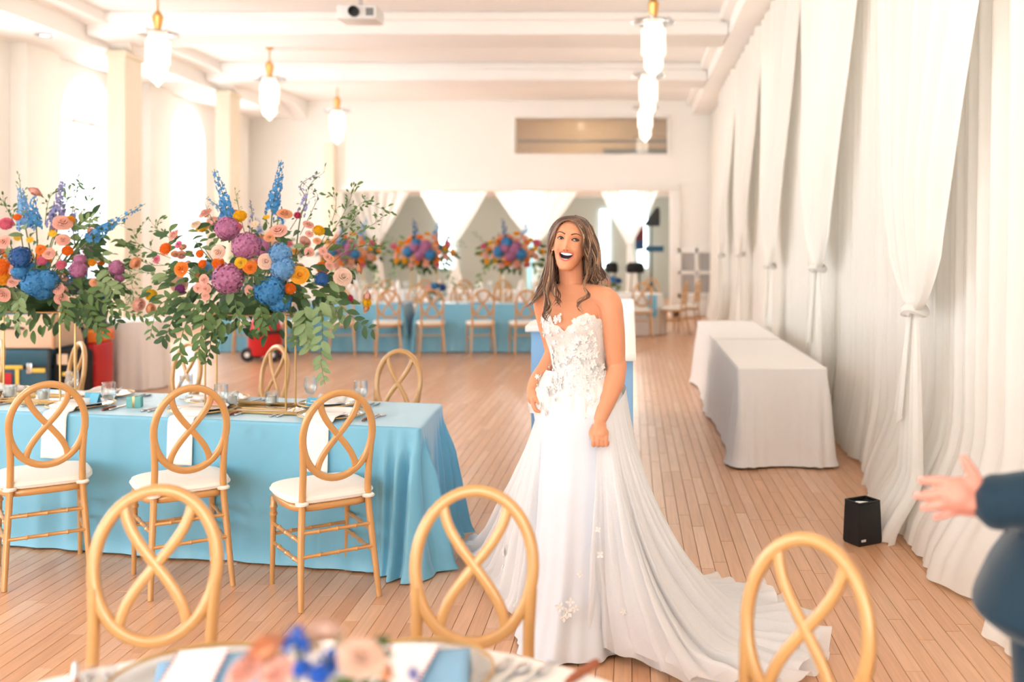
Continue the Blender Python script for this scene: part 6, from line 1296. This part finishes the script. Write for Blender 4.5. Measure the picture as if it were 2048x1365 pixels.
for i in range(120):
    u, v = ar.random(), ar.uniform(.1, .95); al = lerp(-2.4, 2.4, u)
    if abs(al) < .3 and v > .5 or al < -1.7 or al > .85: continue
    p = Vector(pepf(u, v)); petal_flower(ap, p + (p - Vector((-.206, 4.01, p.z))).normalized() * .004, p - Vector((-.206, 4.01, p.z)), ar.uniform(.010, .017), ar)
for (x, y, Y, s) in ((1120, 1215, 3.80, .020), (1135, 1225, 3.79, .022), (1140, 1205, 3.80, .017), (1128, 1235, 3.79, .018), (1150, 1218, 3.79, .015), (1200, 1110, 3.72, .014), (1196, 1060, 3.75, .012), (1160, 1150, 3.78, .012)):
    petal_flower(ap, px(x, y, Y), Vector((0, -1, .2)), s, ar, 4)
osf = overskirt(1.0, 0.0, 0.0)
for u, v, sz in ((.09, .70, .02), (.10, .74, .018), (.08, .78, .018), (.11, .66, .014), (.56, .80, .014), (.6, .6, .014), (.95, .75, .014)):
    p = osf(u, v); q = osf(u + .004, v) - p; w = osf(u, v + .01) - p; n = q.cross(w); n = n if n.dot(Vector((0, -1, .4))) > 0 else -n
    petal_flower(ap, p + n.normalized() * .004, n, sz, ar, 5)
o = loc(ap.build('lace_applique', APPL, bride, smooth=False)); o.parent = bride; o['kind'] = 'stuff'
loc(MB().tube([(-.392 + .026 * math.cos(a), 4.008 + .026 * math.sin(a), 1.040 + .004 * math.cos(a)) for a in [2 * PI * i / 20 for i in range(20)]], .0016, 6, closed=True).build('bracelet', M['gold'], bride))
loc(MB().tube([(-.1105 + .0095 * math.cos(a), 3.812 + .0095 * math.sin(a), .850) for a in [2 * PI * i / 16 for i in range(16)]], .0014, 6, closed=True).build('ring', M['gold'], bride))
for fx in (-.30, -.16): sh = MB(); sh.rbox((fx - .015, 3.96, .022), (.075, .22, .044), .02, 3); sh.tube([(fx, 4.06, .06), (fx, 4.07, .002)], [.014, .006], 8); loc(sh.build('shoe', pmat('pale_blue_satin', rgb(150, 186, 220), .35), bride))
# ---------------------------------------------------------------- man in a teal suit at the right edge
man = thing('person', 'man in a dark teal suit at the right edge, holding out an open hand', 'person', (.93, 2.1, 0))
MO = Vector((.93, 2.1, 0)); MF = Vector((-.93, .37, 0)).normalized(); ML = Vector((-.37, -.93, 0)).normalized()
def mloc(o): o.location = o.location - MO; return o
SUIT = pmat('teal_wool', rgb(10, 46, 64), .8, var=.12, scale=120, bump=.06, bscale=400, sheen=.3); SKINM = pmat('ruddy_skin', rgb(222, 150, 132), .5, var=.06, scale=22, sss=.1); SHIRT = pmat('white_shirt', rgb(240, 240, 242), .8); HAIRM = pmat('short_brown_hair', rgb(70, 50, 38), .6, var=.25, scale=80); SHOE = pmat('brown_leather', rgb(70, 44, 30), .35)
b = MB(); T2 = [(.82, .15, .11, .95, 2.1), (1.0, .145, .11, .99, 2.1), (1.2, .165, .115, 1.06, 2.1), (1.38, .18, .115, 1.09, 2.1), (1.46, .15, .09, 1.09, 2.1), (1.5, .06, .055, 1.09, 2.1)]
sections(b, T2, ML, MF, 40, None, 2.3, 40)
hm_ = head_mb(0.0, 72, 60); MH = Matrix(((-MF.y, MF.x, 0, 0), (MF.x, MF.y, 0, 0), (0, 0, 1, 0), (0, 0, 0, 1))).transposed()
ax = ML; MH = Matrix(((ax.x, MF.x, 0, 1.07), (ax.y, MF.y, 0, 2.108), (0, 0, 1, 1.675), (0, 0, 0, 1))) @ Matrix.Scale(1.05, 4)
if MH.determinant() < 0: hm_.f = [tuple(reversed(f)) for f in hm_.f]
b.merge(hm_, MH); limb(b, [(1.09, 2.1, 1.46), (1.08, 2.105, 1.60)], [.062, .06], 18)
WR = Vector((.742, 2.10, 1.062))
EL = Vector((1.06, 1.93, 1.13)); SHL = Vector((1.09, 2.1, 1.43)) + ML * .185; SHR = Vector((1.09, 2.1, 1.43)) - ML * .185
limb(b, [SHL, EL], [.055, .045], 16); limb(b, [EL, WR], [.045, .029], 16)
limb(b, [SHR, SHR + Vector((.02, .06, -.30)), SHR + Vector((.03, .07, -.50)), SHR + Vector((.03, .07, -.57))], [.055, .045, .034, .03], 16)
# open left hand: back of the hand to the viewer, thumb up, fingers spread
def P2(x, y, d=0.0): return px(x, y, 2.10 + d)
limb(b, [P2(1972, 1000), P2(1945, 992, -.004), P2(1915, 990, 0.0)], [.029, .036, .035], 18, 14, flat=.55)
limb(b, [P2(1950, 975, -.002), P2(1915, 970, 0)], [.020, .017], 12, 10); limb(b, [P2(1950, 1015, 0), P2(1920, 1016, .004)], [.021, .017], 12, 10)
for pts, r in (([P2(1915, 968), P2(1890, 963, .006), P2(1865, 962, .014), P2(1842, 962, .024)], .0105), ([P2(1908, 985), P2(1880, 987, .004), P2(1855, 991, .012), P2(1833, 993, .022)], .0108), ([P2(1910, 1002), P2(1888, 1008, .004), P2(1866, 1013, .012), P2(1846, 1017, .022)], .0102), ([P2(1918, 1018), P2(1902, 1026, .006), P2(1886, 1031, .012), P2(1870, 1036, .02)], .0092)):
    limb(b, pts, [r * 1.1, r, r * .98, r * .8], 12, 16)
limb(b, [P2(1958, 985, -.004), P2(1952, 962, -.012), P2(1940, 938, -.012), P2(1928, 918, -.008)], [.018, .015, .0125, .0100], 12, 16)
RH = SHR + Vector((.03, .07, -.57))
limb(b, [RH, RH + Vector((-.04, -.02, -.05)), RH + Vector((-.06, -.03, -.08))], [.03, .036, .032], 14, 10, flat=.6)
for k in range(4): q = RH + Vector((-.055 + .006 * k, -.045 + .02 * k, -.075)); limb(b, [q, q + Vector((-.01, .01, -.035)), q + Vector((.012, .012, -.055))], [.0105, .01, .0085], 10, 10)
limb(b, [RH + Vector((-.02, -.03, -.03)), RH + Vector((-.06, -.06, -.05)), RH + Vector((-.075, -.06, -.075))], [.015, .012, .01], 10, 10)
for s in (-1, 1): c = Vector((.93, 2.1, 0)) + ML * (.09 * s); limb(b, [c + Vector((0, 0, .86)), c + Vector((0, 0, .5)), c + Vector((0, 0, .1))], [.08, .055, .04], 14)
mloc(remeshed(b, 'body', SKINM, man, .0045, 4))
for k, (x, y, d) in enumerate(((1838, 960, .020), (1829, 991, .018), (1842, 1015, .018), (1867, 1034, .016))): mloc(MB().sphere(P2(x + 4, y - 3, d - .004), (.0055, .0025, .004), 8, 6).build('fingernail', pmat('nail_pink', rgb(236, 182, 168), .3), man))
j = MB(); TJ = [(.80, .185, .150, .925, 2.1), (.84, .215, .205, .925, 2.1), (.92, .21, .188, .945, 2.1), (1.02, .20, .155, .985, 2.1), (1.12, .195, .145, 1.03, 2.1), (1.28, .205, .145, 1.08, 2.1), (1.38, .205, .135, 1.09, 2.1), (1.45, .165, .105, 1.09, 2.1), (1.50, .085, .075, 1.09, 2.1)]
sections(j, TJ, ML, MF, 48, None, 2.6, 48)
limb(j, [SHL, EL + Vector((.02, 0, .02))], [.085, .074], 20); limb(j, [EL + Vector((.02, 0, .02)), Vector((.90, 1.99, 1.10)), Vector((.762, 2.085, 1.062))], [.074, .067, .056], 20)
j.tube([Vector((.775, 2.075, 1.063)), Vector((.748, 2.096, 1.061))], [.059, .058], 22)
limb(j, [SHR, SHR + Vector((.02, .06, -.30)), SHR + Vector((.03, .07, -.50))], [.085, .072, .054], 20)
mloc(remeshed(j, 'jacket', SUIT, man, .008, 4))
for s in (1, -1):
    l = MB(); l.grid(lambda u, v: tuple(Vector((lerp(1.02, 1.09, v), 2.1, 0)) + MF * (lerp(.150, .125, v) + .006 + .01 * math.sin(u * PI)) + ML * (s * (.01 + (.02 + .075 * math.sin(PI * min(1, v * .95))) * u)) + Vector((0, 0, lerp(1.10, 1.47, v)))), 6, 12); mloc(l.build('lapel', SUIT, man))
mloc(MB().grid(lambda u, v: tuple(Vector((lerp(1.03, 1.09, v), 2.1, 0)) + MF * (lerp(.152, .112, v) + .002) + ML * ((u - .5) * (.02 + .10 * v)) + Vector((0, 0, lerp(1.12, 1.50, v)))), 6, 8).build('shirt_front', SHIRT, man))
for z in (.98, 1.09): mloc(MB().sphere(Vector(((.97 if z < 1 else 1.018), 2.1, z)) + MF * (.166 if z < 1 else .157), .010, 10, 6).build('button', M['black'], man))
tr2 = MB()
sections(tr2, [(.70, .15, .10, .93, 2.1), (.84, .175, .125, .93, 2.1), (.98, .165, .12, .93, 2.1)], ML, MF, 36, None, 2.4, 12)
for s in (-1, 1): c = Vector((.93, 2.1, 0)) + ML * (.092 * s); limb(tr2, [c + Vector((0, 0, .80)) + MF * .02, c + Vector((0, 0, .5)) + MF * .02, c + Vector((0, 0, .14))], [.108, .090, .078], 20)
mloc(remeshed(tr2, 'trousers', SUIT, man, .009, 4))
for s in (-1, 1):
    c = Vector((.93, 2.1, 0)) + ML * (.095 * s); m = MB(); m.sphere((0, 0, 0), (.05, .15, .05), 16, 10); m.v = [(x, y, max(-.045, z)) for x, y, z in m.v]; o = m.build('shoe', SHOE, man); o.location = c + MF * .06 + Vector((0, 0, .047)) - MO; o.rotation_euler = (0, 0, math.atan2(MF.y, MF.x) - PI / 2)
cp = MB(); cp.grid(lambda u, v: tuple(Vector(head_xyz(u, lerp(.42, 1, v), 0)) * 1.05), 40, 24, cu=True); kp = []
for f in cp.f:
    c = sum((Vector(cp.v[i]) for i in f), Vector()) / 4
    if c.y < .01 and c.z > -.02 or c.z > .075: kp.append(f)
cp.f = kp; cp.m = [0] * len(kp); cp.v = [tuple(MH @ Vector(p)) for p in cp.v]; mloc(cp.build('hair', HAIRM, man))
for s in (-1, 1):
    q = MH @ Vector((s * .0315, face_y(s * .0315, .02, 0) + .001, .02)); mloc(MB().sphere(q, .0075, 12, 8).build('eye', EYEW, man)); q2 = MH @ Vector((s * .0315, face_y(s * .0315, .02, 0) + .0065, .02)); mloc(MB().sphere(q2, .0035, 10, 6).build('iris', IRIS, man))
    mloc(MB().tube([MH @ Vector((s * x, face_y(s * x, z, 0) + .001, z)) for x, z in ((.014, .040), (.03, .044), (.046, .039))], [.0028, .003, .001], 6).build('eyebrow', HAIRM, man))
mloc(MB().tube([MH @ Vector((x, face_y(x, -.05 + 3 * x * x, 0) + .001, -.05 + 3 * x * x)) for x in [lerp(-.022, .022, i / 8) for i in range(9)]], [.001, .003, .0036, .0036, .0032, .0036, .0036, .003, .001], 6).build('lips', LIP, man))
